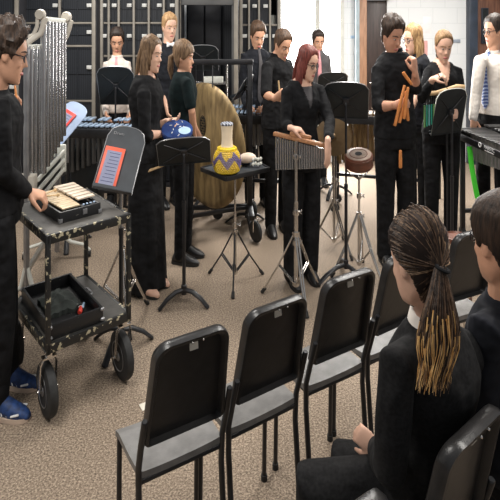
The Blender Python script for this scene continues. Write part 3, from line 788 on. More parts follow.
for i in range(nr):
    z = .010+.162*i/(nr-1); r = prof_r(z)+.002
    for k in range(nc):
        a = 2*PI*(k+.5*(i%2))/nc
        saw = abs(((a*5/(2*PI)) % 1)-.5)*2
        zz = z/.172
        purple = .52+.36*saw > zz > .30+.40*saw-.10 and zz < .84
        b = pb if purple else yb
        b.ball((r*math.cos(a), r*math.sin(a), z), (.0075,.0075,.0052), Matrix.Rotation(a,3,'Z'), 6, 4)
yb.build('bead_net', 'bead_yellow', t); 
net = pb.build('bead_net', 'bead_purple', t); net['label'] = 'purple beads'
MB().tube([V((.055*math.cos(2*PI*k/24),.055*math.sin(2*PI*k/24),.162)) for k in range(24)], .010, 8, close=True).build('neck_ring', 'bead_yellow', t)
# other items on the tray
p = P(247,163,3.55); p.z = zt2+.003
t = thing('shaker', 'pale egg shaped shaker lying on the tray behind the gourd rattle', 'shaker', p)
MB().ball((0,0,.052),(.062,.045,.036), Matrix.Rotation(R(-8),3,'Y'), 20, 12).build('shell', 'shaker', t)
MB().lathe([(0,-.03),(.028,-.03),(.03,0),(.026,.03),(0,.03)], (-.01,0,.031), (1,0,0), 14).build('base', 'black_metal', t)
p = P(257,166,3.52); p.z = zt2+.003
t = thing('bell_cluster', 'cluster of small silvery jingle bells at the right end of the tray', 'bells', p)
MB().tube([(-.02,0,.012),(0,0,.045),(.02,0,.012)], .008, 8).build('handle', 'black_metal', t)
for k in range(8):
    MB().ball((-.026+.017*(k%4), -.015+.012*(k//4), .022+.030*(k//4)+.006*(k%2)), (.010,.010,.013), None, 10, 6).build('jingle', 'white_paint', t)

# bar chimes (wind chimes) in front of the red haired woman
b = at_d(296,3.26)
t = thing('bar_chimes', 'silver bar chimes on a wooden beam under the red haired woman\'s hand', 'chimes', b)
def Lb(px, py, d): return P(px,py,d)-b
A, B = Lb(274,133.5,3.36), Lb(329.5,146.5,3.16)
MB().beam(A, B, .030, .026, bev=.005).build('beam', 'wood_bar', t)
MB().beam(Lb(290,133,3.28), Lb(311,138.5,3.25), .022,.034, bev=.006).build('clamp_block', 'wood_bar', t)
for k in range(22):
    f = .045+.91*k/21; q = A.lerp(B, f); L = .215-.105*f
    mb = MB(); mb.rod(q-ZV*.020, q-ZV*(.020+L), .0066, 10); c = mb.build('chime', 'tube_chrome', t)
    MB().rod(q-ZV*.006, q-ZV*.022, .0012, 5).build('string', 'black_metal', c)
ts = thing('chimes_stand', 'chrome tripod stand carrying the silver bar chimes', 'stand', b)
tripod(ts, zof(141,3.26), hub=.41, low=.10, rad=.215, ang0=-78, r=.0135, collars=(.9,.55,.36))

# second chrome stands and cymbals
b = at_d(334,3.95)
t = thing('cymbal_stand', 'chrome cymbal stand beside the red haired woman\'s hanging hand', 'stand', b); tripod(t, zof(132,3.95), hub=.36, low=.08, rad=.20, ang0=-60, collars=(.6,.42))
ty = thing('cymbal', 'brown bronze cymbal tipped on its stand below the black music stand', 'cymbal', P(333,137,3.92))
cn = V((-.35,-.90,.22)).normalized()
MB().lathe([(0,.024),(.016,.022),(.028,.008),(.14,-.004),(.14,-.006),(.028,.005),(0,.018)], (0,0,0), cn, 40).build('plate', 'cymbal', ty)
MB().lathe([(0,.03),(.018,.028),(.018,.044),(0,.046)], (0,0,0), cn, 14).build('felt', 'rubber', ty)
b = at_d(359,3.56)
t = thing('drum_stand', 'chrome tripod stand holding the brown hand drum', 'stand', b)
tripod(t, zof(176,3.56), hub=.42, low=.09, rad=.19, ang0=-50, collars=(.8,.6))
zc = zof(172,3.56)
for k in range(3):
    a = R(-90+120*k); d = V((math.cos(a),math.sin(a),0))
    MB().tube([ZV*(zc-.05), d*.06+ZV*(zc-.025), d*.088+ZV*(zc+.0)], [.006,.005,.005], 8).build('basket_arm', 'chrome', t)
dn = V((-.10,-.30,1)).normalized()
t = thing('hand_drum', 'round brown hand drum with a dark hole in its tilted top', 'drum', P(359,166,3.52))
MB().lathe([(0,-.0),(.086,-.0),(.092,.006),(.092,.085),(.088,.092),(0,.092)], (0,0,0), dn, 40).build('shell', 'drum_brown', t)
MB().lathe([(0,.0915),(.081,.0915),(.083,.0935),(.080,.0950),(0,.0950)], (0,0,0), dn, 40).build('head', 'drum_head', t)
c = dn*.0955
u = dn.orthogonal().normalized(); v = dn.cross(u)
for rr, nm, m in ((.058,'rim_ring','drum_brown'),):
    MB().tube([c+u*(rr*math.cos(2*PI*k/28))+v*(rr*math.sin(2*PI*k/28)) for k in range(28)], .003, 6, close=True).build(nm, m, t)
MB().lathe([(0,.0945),(.024,.0945),(.024,.0962),(0,.0962)], (0,0,0), dn, 24).build('sound_hole', 'dark_hole', t)
mb = MB()
for z in (.010,.080):
    q = dn*z; mb.tube([q+u*(.0925*math.cos(2*PI*k/32))+v*(.0925*math.sin(2*PI*k/32)) for k in range(32)], .003, 6, close=True)
mb.build('hoop', 'drum_brown', t)
# chrome stand behind the cart
t = thing('snare_stand', 'chrome tripod stand with black feet behind the cart', 'stand', at_d(122,3.02)); tripod(t, .88, hub=.42, low=.12, rad=.20, ang0=-64, collars=(.6,))

# teal bar chimes
b = at_d(438,3.95)
t = thing('teal_chimes', 'teal and green bar chimes on a pale wooden beam before the woman with the choker', 'chimes', b)
def Lc(px, py, d=3.95): return P(px,py,d)-b
pts = [Lc(425,93.5,3.97), Lc(436,93,3.95), Lc(447,90,3.93), Lc(457,86.5,3.91), Lc(464,87,3.9)]
MB().tube(pts, [(.012,.018)]*5, 10, side=(0,1,0)).build('beam', 'wood_light', t)
for k in range(9):
    q = pts[0].lerp(pts[2], -.02+.85*k/8); L = .27-.06*k/8
    x = MB().rod(q-ZV*.09, q-ZV*(.09+L*.62), .0062, 8).build('chime', ('teal_c','teal_a','teal_b','teal_a')[k%4], t)
    MB().rod(q-ZV*.01, q-ZV*.095, .0012, 5).build('string', 'black_metal', x)
ts = thing('chimes_stand', 'thin black stand carrying the teal bar chimes', 'stand', at_d(447,3.955))
MB().rod((0,0,.02),(0,0,zof(92,3.955)), .007).build('post', 'black_metal', ts)
for k in range(3):
    a = R(30+120*k); MB().tube([(0,0,.12),(.16*math.cos(a),.16*math.sin(a),.008)], .006, 8).build('leg', 'black_metal', ts)

# ------------------------------------------------------------------ keyboards
def keyboard(label, c0, c1, width, ztop, barm, resm, nb=18, side=1, kind='marimba', resl=(.42,.14), acc=True, res_r=.017, frame_m='black_metal'):
    """c0,c1: ends of the near long edge on the floor plan; width goes to side*left of c0->c1"""
    a = V((c0[0],c0[1],0)); b2 = V((c1[0],c1[1],0)); d = (b2-a); L = d.length; d.normalize(); s = V((-d.y,d.x,0))*side
    ang = math.atan2(d.y,d.x)
    t = thing(kind, label, kind, a.lerp(b2,.5)+s*width/2, ang)
    X = L/2; W2 = width/2; sg = side
    for y in (-1,1):
        MB().box((0,y*W2,ztop-.055),(L,.022,.075 if kind == 'marimba' else .05), bev=.004).build('side_rail', frame_m, t)
    for x in (-1,1):
        MB().box((x*X,0,ztop-.06),(.03,width+.02,.10), bev=.004).build('end_board', frame_m, t)
        for y in (-1,1):
            lg = MB().box((x*(X-.03),y*W2*.85,(ztop-.08)/2+.03),(.034,.034,ztop-.15), bev=.004).build('leg', frame_m, t)
            MB().lathe([(0,-.012),(.042,-.012),(.046,0),(.042,.012),(0,.012)], (x*(X-.03),y*W2*.85,.046), (0,1,0) if y<0 else (.5,1,0), 20).build('wheel', 'rubber', lg)
    MB().box((0,W2*.3,.30),(L-.05,.03,.03), bev=.004).build('cross_bar', frame_m, t)
    for x in (-1,1): MB().box((x*(X-.03),0,.22),(.03,width*.85,.03), bev=.004).build('foot_bar', frame_m, t)
    p = L/nb
    for k in range(nb):
        f = k/(nb-1); x = -X+p*(k+.5); bl = width*(.56-.18*f)
        MB().box((x,-sg*W2*.45,ztop),(p*.62,bl,.014), bev=.003).build('bar', barm, t)
        if acc and k % 7 not in (2,6):
            MB().box((x+p/2,sg*W2*.50,ztop+.028),(p*.70,bl*.9,.014), bev=.003).build('bar', barm, t)
        rl = resl[0]+(resl[1]-resl[0])*f
        if acc and k % 7 not in (2,6): MB().rod((x+p/2,sg*W2*.42,ztop-.03),(x+p/2,sg*W2*.42,ztop-.03-rl), min(res_r,p*.46), 12).build('resonator', resm, t)
        MB().rod((x,-sg*W2*.42,ztop-.03),(x,-sg*W2*.42,ztop-.03-rl), min(res_r,p*.42), 12).build('resonator', resm, t)
    return t
def X_(px, d): return ((px-250)*d/F, d)
k1 = keyboard('marimba with bluish bars behind the dark grey stand at left', X_(50,4.28), X_(136,4.20), .27, zof(128,4.2), 'bar_blue', 'reson', 16)
k2 = keyboard('black keyboard with bluish bars beyond the gong, under the tilted stand', X_(214,4.55), X_(290,4.5), .27, zof(113,4.55), 'bar_blue', 'grey_metal', 18, resl=(.36,.2))
k3 = keyboard('marimba with gold resonators behind the brown hand drum', X_(331,4.72), X_(428,4.5), .30, zof(115,4.6), 'bar_pink', 'gold', 18, resl=(.46,.26))
k4 = keyboard('vibraphone with silver bars at the right edge in front of the white shirted man', X_(457,4.20), X_(512,3.45), .42, zof(131,4.1), 'bar_silver', 'grey_metal', 16, side=1, kind='vibraphone', resl=(.22,.16))
# writing on the vibraphone rail
def on_rail(u, dz, out=.0125):
    a = V((*X_(457,4.20),0)); b = V((*X_(512,3.45),0)); d = (b-a).normalized(); n = V((d.y,-d.x,0))
    return a.lerp(b,u)+n*out+ZV*(zof(131,4.1)-.055+dz), d, n
o, d, n = on_rail(.66,.012)
Mi = Matrix.Translation(-k4.location); Mi = Matrix.Rotation(-k4.rotation_euler.z,4,'Z') @ Mi
text_mesh('MAJESTIC', .032, 'white', k4, 'maker_lettering', Mi @ frame(o,d,ZV))
o2, d, n = on_rail(.495,.012)
lm = MB().tube([Mi @ (o2+d*(.016*math.cos(2*PI*k/18))+ZV*(.016*math.sin(2*PI*k/18))) for k in range(18)], .003, 6, close=True); lm.build('maker_emblem', 'white', k4)
o3, d, n = on_rail(.66,-.012)
MB().beam(Mi @ (o3-d*.06), Mi @ (o3+d*.06), .002,.005).build('lettering_line', 'white', k4)
# bright green strap hanging from the vibraphone
t = MB(); t.tube([P(469.5,147,4.02),P(471.5,165,4.0),P(474,180,3.98),P(477.5,198,3.95)], [(.020,.006)]*4, 8, side=(1,0,0)); gp = t.build('green_strap', 'green'); tag(gp, 'bright green flat strap hanging down beside the vibraphone', 'strap')
# black box under the left marimba
p = at_d(88,4.5)
t = thing('equipment_box', 'black equipment box with pale lettering under the left marimba', 'box', (p.x,p.y,.0))
MB().box((0,0,.33),(.22,.22,.66), bev=.008).build('body', 'stand_black', t)
mb = MB()
for r_, w_ in ((.575,.10),(.545,.07)):
    for k in range(7): mb.box((-w_/2+w_*k/6,-.111,r_),(w_/9,.002,.015))
mb.build('lettering', 'reson', t)

# ------------------------------------------------------------------ tubular chimes
def chimes():
    n0 = V((wx(30,3.15), 3.15, 0)); f0 = V((wx(62,3.75), 3.75, 0))
    b = n0.lerp(f0,.5)
    t = thing('tubular_chimes', 'tall rack of chrome tubular chimes with pale frame behind the curly haired musician', 'chimes', b)
    L = lambda px,py,d: P(px,py,d)-b
    uN, uF = L(43,19,3.2), L(64,21,3.75)       # upper rail
    lN, lF = L(30,47,3.12), L(58,47,3.68)      # lower rail
    MB().beam(uN, uF, .028, .030, bev=.004).build('upper_rail', 'white_paint', t)
    MB().beam(lN, lF, .028, .030, bev=.004).build('lower_rail', 'white_paint', t)
    # bracket scrolls
    for (sx, sy, d, lx, ly, nm) in ((40.5,14.5,3.18,30,42,0),(66.5,17,3.78,59,46,1)):
        c = L(sx,sy,d); r = 5.2*d/F
        br = MB().lathe([(0,-.016),(r*.9,-.016),(r,-.010),(r,.010),(r*.9,.016),(0,.016)], c, (.2,1,0), 24)
        q = 1 if nm else 1
        pts = [L(sx+1.5*q+(3 if nm else 3), sy+4, d), L(sx+(2.5 if nm else 2.5),sy+12,d), L(sx+(0 if nm else 0),sy+19,d), L(lx+4,ly-4,d-.02), L(lx-3,ly+1,d-.04)]
        br.tube(pts, [(.013,.018)]*5, 8, side=(0,1,0))
        br.tube([L(sx-3,sy+4,d),L(sx-3.5,sy+12,d),L(sx-7,sy+20,d),L(lx-2,ly-5,d-.02)], [(.006,.012)]*4, 8, side=(0,1,0))
        br.build('bracket', 'beige_paint', t)
    # tubes
    for k in range(9):
        f = .03+.94*k/8; a = lN.lerp(lF,f); zb = .72-.005+.30*f*.55
        x = MB().lathe([(0,zb),(.0175,zb),(.019,a.z-.02),(.019,a.z-.02),(.0175,a.z+.006),(0,a.z+.008)], (a.x,a.y,0), seg=14).build('chime_tube', 'tube_chrome', t)
    for k in range(7):
        f = .02+.96*k/6; a = uN.lerp(uF,f); zb = .80+.12*f
        x = MB().lathe([(0,zb),(.0175,zb),(.019,a.z-.03),(.019,a.z-.03),(.019,a.z-.012),(0,a.z-.010)], (a.x,a.y,0), seg=14).build('chime_tube', 'tube_chrome', t)
    # end posts
    pn, pf = L(26.5,100,3.08), L(57,100,3.82)
    MB().lathe([(0,.05),(.017,.05),(.017,lN.z),(0,lN.z)], (pn.x,pn.y,0), seg=14).build('post', 'grey_metal', t)
    MB().lathe([(0,.05),(.017,.05),(.017,lF.z),(0,lF.z)], (pf.x,pf.y,0), seg=14).build('post', 'grey_metal', t)
    # damper box: near end cap and slatted side
    e0 = V((pn.x,pn.y,0)); e1 = V((pf.x,pf.y,0)); dd = (e1-e0).normalized(); ss = V((dd.y,-dd.x,0))
    MB().box(e0+ZV*.735+dd*.02, (.10,.06,.19), bev=.008).build('end_cap', 'beige_paint', t)
    for k in range(3):
        z0 = .66+.065*k
        MB().beam(e0+ss*.055+ZV*z0+dd*.04, e1+ss*.055+ZV*z0, .014,.028, bev=.003).build('side_slat', 'white_paint', t)
        MB().beam(e0-ss*.055+ZV*z0+dd*.04, e1-ss*.055+ZV*z0, .014,.028, bev=.003).build('side_slat', 'white_paint', t)
    MB().box(e1+ZV*.735, (.13,.03,.20), bev=.006).build('end_cap', 'white_paint', t)
    MB().beam(e0+ZV*.70, e1+ZV*.70, .06,.10).build('damper', 'stand_black', t)
    # curved pale feet
    for e in (e0,e1):
        for s in (-1,1):
            lg = MB().tube([e+ZV*.30, e+ss*s*.03+ZV*.17, e+ss*s*.10+ZV*.115, e+ss*s*.19+ZV*.09, e+ss*s*.23+ZV*.05], [(.014,.016),(.014,.017),(.013,.015),(.012,.013),(.012,.012)], 10).build('foot', 'white_paint', t)
            MB().lathe([(0,-.01),(.022,-.01),(.024,0),(.022,.01),(0,.01)], e+ss*s*.23+ZV*.025, ss, 16).build('caster', 'rubber', lg)
    MB().beam(e0+ZV*.26, e1+ZV*.26, .025,.03, bev=.004).build('base_rail', 'beige_paint', t)
chimes()
# small extras behind the right hand group
p = at_d(424,5.0)
t = thing('side_table', 'low dark table with a pale wooden top behind the man with claves', 'table', (p.x,p.y,0))
MB().box((0,0,.80),(.42,.25,.022), bev=.004).build('tabletop', 'wood_light', t)
for x in (-.18,.18):
    for y in (-.1,.1): MB().box((x,y,.395),(.03,.03,.79), bev=.003).build('leg', 'black_metal', t)
# ------------------------------------------------------------------ people
def lerp(a, b, t): return a+(b-a)*t
def sstep(a, b, x):
    t = max(0, min(1, (x-a)/(b-a))); return t*t*(3-2*t)
HT = [(0.,.10,.29,.10),(.05,.165,.325,.02),(.12,.215,.335,-.12),(.21,.25,.338,-.24),(.33,.28,.338,-.31),(.43,.298,.335,-.355),(.50,.305,.318,-.385),
      (.57,.313,.340,-.40),(.68,.318,.338,-.41),(.80,.298,.285,-.39),(.90,.235,.18,-.31),(.965,.135,.055,-.19),(1.,.03,-.05,-.09)]
def hrow(t):
    t = max(0, min(1, t))
    for a, b in zip(HT, HT[1:]):
        if t <= b[0]:
            k = (t-a[0])/(b[0]-a[0]); return [lerp(a[i], b[i], k) for i in (1,2,3)]
    return HT[-1][1:]
def hpt(th, t, off=0):
    """head surface point in head units; th 0 = front, +90 = left side"""
    w, f, b = hrow(t); yc = (f+b)/2 if t > .9 else 0.02
    c, s = math.cos(th), math.sin(th)
    ex = .88
    x = math.copysign(abs(s)**ex, s)*w
    y = yc + (math.copysign(abs(c)**ex, c)*((f-yc) if c > 0 else (yc-b)))
    n = V((x, y-yc, (max(0, t-.6))*1.3)); n = n.normalized() if n.length > 1e-6 else V((0,0,1))
    return V((x, y, t))+n*off
def hair_line(style, deg):
    if style in ('short', 'curly'):
        pts = [(0,.82),(38,.80),(62,.62),(76,.42),(92,.50),(108,.40),(130,.22),(180,.12)]
    elif style == 'long':
        pts = [(0,.83),(35,.80),(56,.60),(72,.15),(85,-.1),(180,-.1)]
    elif style == 'bangs':
        pts = [(0,.66),(35,.62),(60,.50),(80,.42),(95,.42),(120,.16),(180,.06)]
    elif style == 'nape':
        pts = [(0,.84),(40,.80),(66,.64),(82,.52),(105,.40),(120,.22),(145,.10),(180,.08)]
    else: # pulled back
        pts = [(0,.84),(40,.80),(68,.62),(85,.50),(105,.42),(125,.14),(180,.05)]
    for (a, x), (b, y) in zip(pts, pts[1:]):
        if deg <= b: return lerp(x, y, (deg-a)/(b-a))
    return pts[-1][1]
def finger_hand(mb, w, dr, nr, sgn, curl=.5, k=1., spread=1., tcurl=.5):
    dr = V(dr).normalized(); nr = V(nr); nr = (nr-dr*nr.dot(dr)).normalized(); sd = dr.cross(nr)*sgn
    mb.tube([w-dr*.02*k, w+dr*.02*k, w+dr*.055*k, w+dr*.092*k], [(.026*k,.021*k),(.034*k,.018*k),(.041*k,.016*k),(.037*k,.012*k)], 12, side=sd)
    for i, (o, L) in enumerate(((.029,.074),(.010,.084),(-.010,.078),(-.029,.060))):
        p = w+dr*(.088-.004*abs(i-1))*k+sd*o*k*spread; ang = 0; pts = [p-dr*.02*k]; pts.append(p)
        for s_, (fr, cu) in enumerate(((.45,.75),(.32,1.),(.23,.7))):
            ang += cu*curl*1.25; d2 = dr*math.cos(ang)+nr*math.sin(ang)+sd*o*2.0*(spread-.6)
            p = p+d2.normalized()*L*fr*k; pts.append(p)
        mb.tube(pts, [.0105*k,.0102*k,.0096*k,.0088*k,.0072*k], 8)
    p = w+dr*.022*k+sd*.026*k; d1 = (dr*.62+sd*.62+nr*.35).normalized(); d2 = (dr*.85+sd*.15+nr*(.3+.5*tcurl)).normalized()
    mb.tube([p-d1*.012*k, p+d1*.035*k, p+d1*.035*k+d2*.034*k, p+d1*.035*k+d2*.060*k], [.014*k,.0125*k,.011*k,.008*k], 8)

def person(label, px, d, top, a, female=False, sq=.78, fat=1., skin='skin', head=None, hair=('short','hair_brown'), arms={}, topm='cloth_black', sleeve=2.,
           bottom='cloth_black', skirt=False, shoes='shoe_black', nb=None, hip=None, legs=None, collar=True, vneck=None, tie=None, glasses=False, vox=.007,
           flare=1., hairth=(.03,.075), locks=(), hamp=.02, hfreq=7., bow=False, Hov=None, choker=False, feet=True, under=None, foot_a=None, sw=1., cuffs=None, hem=-.04):
    base = at_d(px, d)
    t = thing('person', label, 'person', base)
    H = Hov or (zof(top, d)-.02); S = H/1.75
    def W(q, y=None, dd=0):
        if y is None: q, y, dd = q if len(q) == 3 else (q[0], q[1], 0)
        w = P(q, y, d+dd); return V(((w.x-base.x)/sq, (w.y-base.y)/sq, w.z))
    def out(v): return V((v.x*sq, v.y*sq, v.z))
    ar = R(a); l = V((math.cos(ar), math.sin(ar), 0)); f = V((math.sin(ar), -math.cos(ar), 0))
    fem = .90 if female else 1.
    hipc = W(hip) if hip else ZV*.525*H
    nbp = W(nb) if nb else ZV*.862*H
    ax = nbp-hipc
    TT = ([(-.20,.150,.105),(-.08,.168,.118),(.05,.172,.122),(.22,.160,.112),(.40,.142,.102),(.58,.150,.112),(.75,.168,.122),(.86,.160,.108),(.94,.120,.085),(1.0,.072,.066)] if not female else
          [(-.20,.158,.112),(-.08,.176,.124),(.05,.172,.122),(.22,.146,.106),(.40,.124,.094),(.58,.138,.120),(.72,.148,.134),(.86,.138,.098),(.94,.104,.078),(1.0,.062,.058)])
    def torso(mb, t0, t1, inf, n=12):
        rs = []
        for i in range(n+1):
            q = t0+(t1-t0)*i/n
            for A, B in zip(TT, TT[1:]):
                if q <= B[0] or B is TT[-1]:
                    k = (q-A[0])/(B[0]-A[0]); k = max(0,min(1,k)); w_, d_ = lerp(A[1],B[1],k), lerp(A[2],B[2],k); break
            w_ = w_*S*fat+inf; d_ = d_*S*fat+inf
            c = hipc+ax*q
            rs.append([c+l*(w_*math.copysign(abs(math.cos(2*PI*j/20))**.85, math.cos(2*PI*j/20)))+f*(d_*math.copysign(abs(math.sin(2*PI*j/20))**.9, math.sin(2*PI*j/20))) for j in range(20)])
        mb.rings(rs)
    # arms
    A = {}
    for k, s in (('L',1),('R',-1)):
        o = arms.get(k, {})
        sh = W(o['sh']) if 'sh' in o else hipc+ax*.865+l*s*.148*S*fat*fem*sw
        el = W(o['el']) if 'el' in o else sh+l*s*.045-f*.02+V((0,0,-.165*H))
        wr = W(o['wr']) if 'wr' in o else el+f*.05-l*s*.01+V((0,0,-.145*H))
        dr = V(o['dir']) if 'dir' in o else (wr-el)
        nr = V(o['nrm']) if 'nrm' in o else (-l*s+f*.2)
        A[k] = (sh, el, wr, dr, nr, s, o.get('curl', .45), o.get('k', 1.))
    # legs
    LG = {}
    for k, s in (('L',1),('R',-1)):
        if legs and k in legs:
            hj, kn, an = [W(q) for q in legs[k]]
        else:
            hj = hipc+l*s*.085*S*fat+V((0,0,-.03)); kn = V((0,0,.285*H))+l*s*.095*S*fat+f*.015; an = V((0,0,.055*H))+l*s*.095*S*fat*(.98)
            if legs == 'step':
                kn += f*s*.06; an += f*s*.10
        LG[k] = (hj, kn, an, s)
    # head frame
    hx = head or {}
    hh = .236*S*hx.get('s',1.)
    hc = W(hx['c']) if 'c' in hx else nbp+ZV*.075*H+f*.025
    ha = R(hx.get('a', a)); hp = R(hx.get('p', 5)); hr = R(hx.get('r', 0))
    hl = V((math.cos(ha), math.sin(ha), 0)); hf0 = V((math.sin(ha), -math.cos(ha), 0))
    hf = hf0*math.cos(hp)-ZV*math.sin(hp); hu = ZV*math.cos(hp)+hf0*math.sin(hp)
    if hr: hl, hu = hl*math.cos(hr)+hu*math.sin(hr), hu*math.cos(hr)-hl*math.sin(hr)
    def HP(x, y, tt): return hc+(hl*x+hf*y+hu*(tt-.5))*hh
    Hm = Matrix((hl,hf,hu)).transposed()
    # ---- body (skin)
    mb = MB()
    torso(mb, -.12, 1.0, -.004)
    skull = HP(0,-.06,.30)
    mb.tube([nbp-ax.normalized()*.05, nbp+ax.normalized()*.01, nbp.lerp(skull,.55), skull], [.066*S*fem,.058*S*fem,.054*S*fem,.055*S*fem], 14)
    nT, nA = 18, 28
    mb.rings([[HP(*hpt(2*PI*j/nA, tt)) for j in range(nA)] for tt in [0,.025,.06,.1,.16,.22,.28,.34,.40,.46,.52,.58,.66,.74,.82,.88,.93,.97,1.]])
    mb.tube([HP(0,.31,.53), HP(0,.355,.44), HP(0,.395,.365), HP(0,.33,.335)], [.030*hh,.038*hh,.048*hh,.03*hh], 8)
    for s in (-1,1):
        mb.ball(HP(s*.038,.340,.35), (.035*hh,.035*hh,.03*hh), Hm, 8, 6)
        mb.ball(HP(s*.312,-.03,.46), (.035*hh,.075*hh,.12*hh), Hm @ Matrix.Rotation(R(12),3,'X'), 10, 8)
        mb.ball(HP(s*.15,.225,.37), (.09*hh,.09*hh,.09*hh), Hm, 10, 6)
        mb.tube([HP(s*.05,.325,.575), HP(s*.14,.305,.59), HP(s*.23,.235,.57)], [.03*hh]*3, 6)
    mb.ball(HP(0,.275,.05), (.09*hh,.07*hh,.06*hh), Hm, 10, 6)
    for k, (sh, el, wr, dr, nr, s, cu, ks) in A.items():
        r = S*(.94 if female else 1.)*(.5+.5*fat)
        mb.tube([sh.lerp(el,.12), sh.lerp(el,.5), el, el.lerp(wr,.35), wr], [.040*r,.042*r,.037*r,.038*r,.025*r], 12)
        finger_hand(mb, wr, dr, nr, s, cu, ks*S*1.02)
    for k, (hj, kn, an, s) in LG.items():
        mb.tube([hj, hj.lerp(kn,.5), kn, kn.lerp(an,.35), an], [.080*S,.066*S,.052*S,.050*S,.034*S], 12)
        fd = f if foot_a is None else V((math.sin(R(foot_a)), -math.cos(R(foot_a)), 0))
        z0 = an.z-.055*H*.55
        mb.tube([an-ZV*.02, V((an.x,an.y,0))+fd*.05+ZV*max(.035,an.z-.06), V((an.x,an.y,0))+fd*.12+ZV*max(.022,an.z-.075)], [(.032*S,.030*S),(.036*S,.028*S),(.034*S,.016*S)], 10, side=l)
    body = mb.build('body', skin, t, fuse=vox, fsm=2, post=out)
    # ---- top
    if topm:
        mb = MB()
        torso(mb, hem, .985 if collar or not vneck else .97, .013, 14)
        r = S*(.94 if female else 1.)*(.5+.5*fat)
        for k, (sh, el, wr, dr, nr, s, cu, ks) in A.items():
            pts, rad = [hipc+ax*.875+l*s*.06*S, sh], [.052*r,.062*r]
            if sleeve <= 1: pts += [sh.lerp(el, sleeve*.6), sh.lerp(el, sleeve)]; rad += [.062*r,.060*r]
            else:
                q = sleeve-1; pts += [sh.lerp(el,.5), el, el.lerp(wr,q*.5), el.lerp(wr,q)]; rad += [.058*r,.052*r,.050*r,.040*r if q > .6 else .047*r]
            mb.tube(pts, rad, 14)
        if collar:
            cu_ = nbp+ax.normalized()*.012
            mb.tube([nbp-ax.normalized()*.02-f*.004, nbp+ax.normalized()*.006, nbp+ax.normalized()*.026+f*.002], [.078*S,.072*S,.065*S], 16, ends=False)
        o = mb.build('top' if female else 'shirt', topm, t, fuse=max(vox,.008), fsm=3)
        if vneck:
            me = o.data; bm = bmesh.new(); bm.from_mesh(me)
            dl = []
            for fc in bm.faces:
                c = fc.calc_center_median()-nbp
                x, y, z = c.dot(l), c.dot(f), c.z
                if y > -.03 and -vneck < z and abs(x) < (.075*S)*(1-(-z)/vneck)+.006: dl.append(fc)
            bmesh.ops.delete(bm, geom=dl, context='FACES'); bm.to_mesh(me); bm.free()
        for v in o.data.vertices: v.co = out(v.co)
        if cuffs:
            for k, (sh, el, wr, dr, nr, s, cu, ks) in A.items():
                q = sleeve-1; p = el.lerp(wr, q)
                MB().tube([p-(wr-el)*.10, p+(wr-el)*.03], [.043*r,.042*r], 14).build('cuff', cuffs, o, post=out)
    if under:
        mb = MB(); torso(mb, .45, .90, .004, 8)
        mb.build('undershirt', under, t, fuse=.008, fsm=2, post=out)
    # ---- bottom
    mb = MB(); torso(mb, -.16, .13, .006 if not skirt else .01, 6)
    if skirt:
        rs = []
        for i in range(12):
            q = i/11; z = lerp(hipc.z, .018, q); w_ = (.172+ (.05*flare)*q)*S*fat; d_ = (.125+.075*flare*q)*S*fat
            rs.append([V((hipc.x*(1-q),hipc.y*(1-q),z))+(l*math.cos(2*PI*j/40)*w_+f*math.sin(2*PI*j/40)*d_)*(1+.07*q*math.sin(9*2*PI*j/40+q)) for j in range(40)])
        mb.rings(rs)
    else:
        for k, (hj, kn, an, s) in LG.items():
            e = an+(an-kn).normalized()*.025
            mb.tube([hj+V((0,0,.02)), hj.lerp(kn,.45), kn, kn.lerp(e,.5), e], [.094*S*fat,.086*S*fat*(.5+.5*flare),.068*S*fat*flare,.064*S*fat*flare,.060*S*fat*flare], 14)
    mb.build('skirt' if skirt else 'trousers', bottom, t, fuse=max(vox,.009), fsm=3, post=out)
    # ---- shoes
    if feet:
        for k, (hj, kn, an, s) in LG.items():
            fd = f if foot_a is None else V((math.sin(R(foot_a)), -math.cos(R(foot_a)), 0)); sdv = V((-fd.y, fd.x, 0))
            g = V((an.x, an.y, max(0, an.z-.055*H)))
            z = lambda v: g+fd*v[0]*S+ZV*v[1]*S
            mb = MB(); secs = [(-.075,.03,.034,.030),(-.05,.048,.043,.048),(0,.052,.044,.052),(.05,.048,.045,.046),(.10,.036,.050,.034),(.155,.028,.045,.026),(.185,.022,.033,.018),(.203,.018,.018,.010)]
            mb.rings([[g+fd*x*S+ZV*(max(.004,zc+r2*math.sin(2*PI*j/16)))*S+sdv*(r1*math.cos(2*PI*j/16))*S for j in range(16)] for x, zc, r1, r2 in secs])
            sh_ = mb.build('shoe', shoes, t, post=out)
            mb = MB()
            lo = [(-.082,.028),(-.06,.042),(0,.043),(.05,.046),(.10,.052),(.155,.046),(.185,.034),(.202,.014)]
            poly = [g+fd*x*S+sdv*y*S for x, y in lo]+[g+fd*x*S-sdv*y*S for x, y in lo[::-1]]
            mb.rings([[p+ZV*.002 for p in poly],[p+ZV*.022*S for p in poly]])
            mb.build('sole', 'shoe_sole' if shoes == 'shoe_blue' else 'rubber', sh_, post=out)
            if shoes == 'shoe_blue':
                for sg in (-1,1):
                    for k2 in range(3):
                        mb = MB().tube([g+fd*(.03+.03*k2)*S+sdv*sg*.044*S+ZV*.03, g+fd*(.02+.025*k2)*S+sdv*sg*.034*S+ZV*(.080-.012*k2)], .004, 6).build('shoe_stripe', 'white', sh_, post=out)
                    MB().tube([g+fd*.12*S+sdv*sg*.048*S+ZV*.034, g+fd*.16*S+sdv*sg*.042*S+ZV*.042], .005, 6).build('shoe_stripe', 'white', sh_, post=out)
                pass
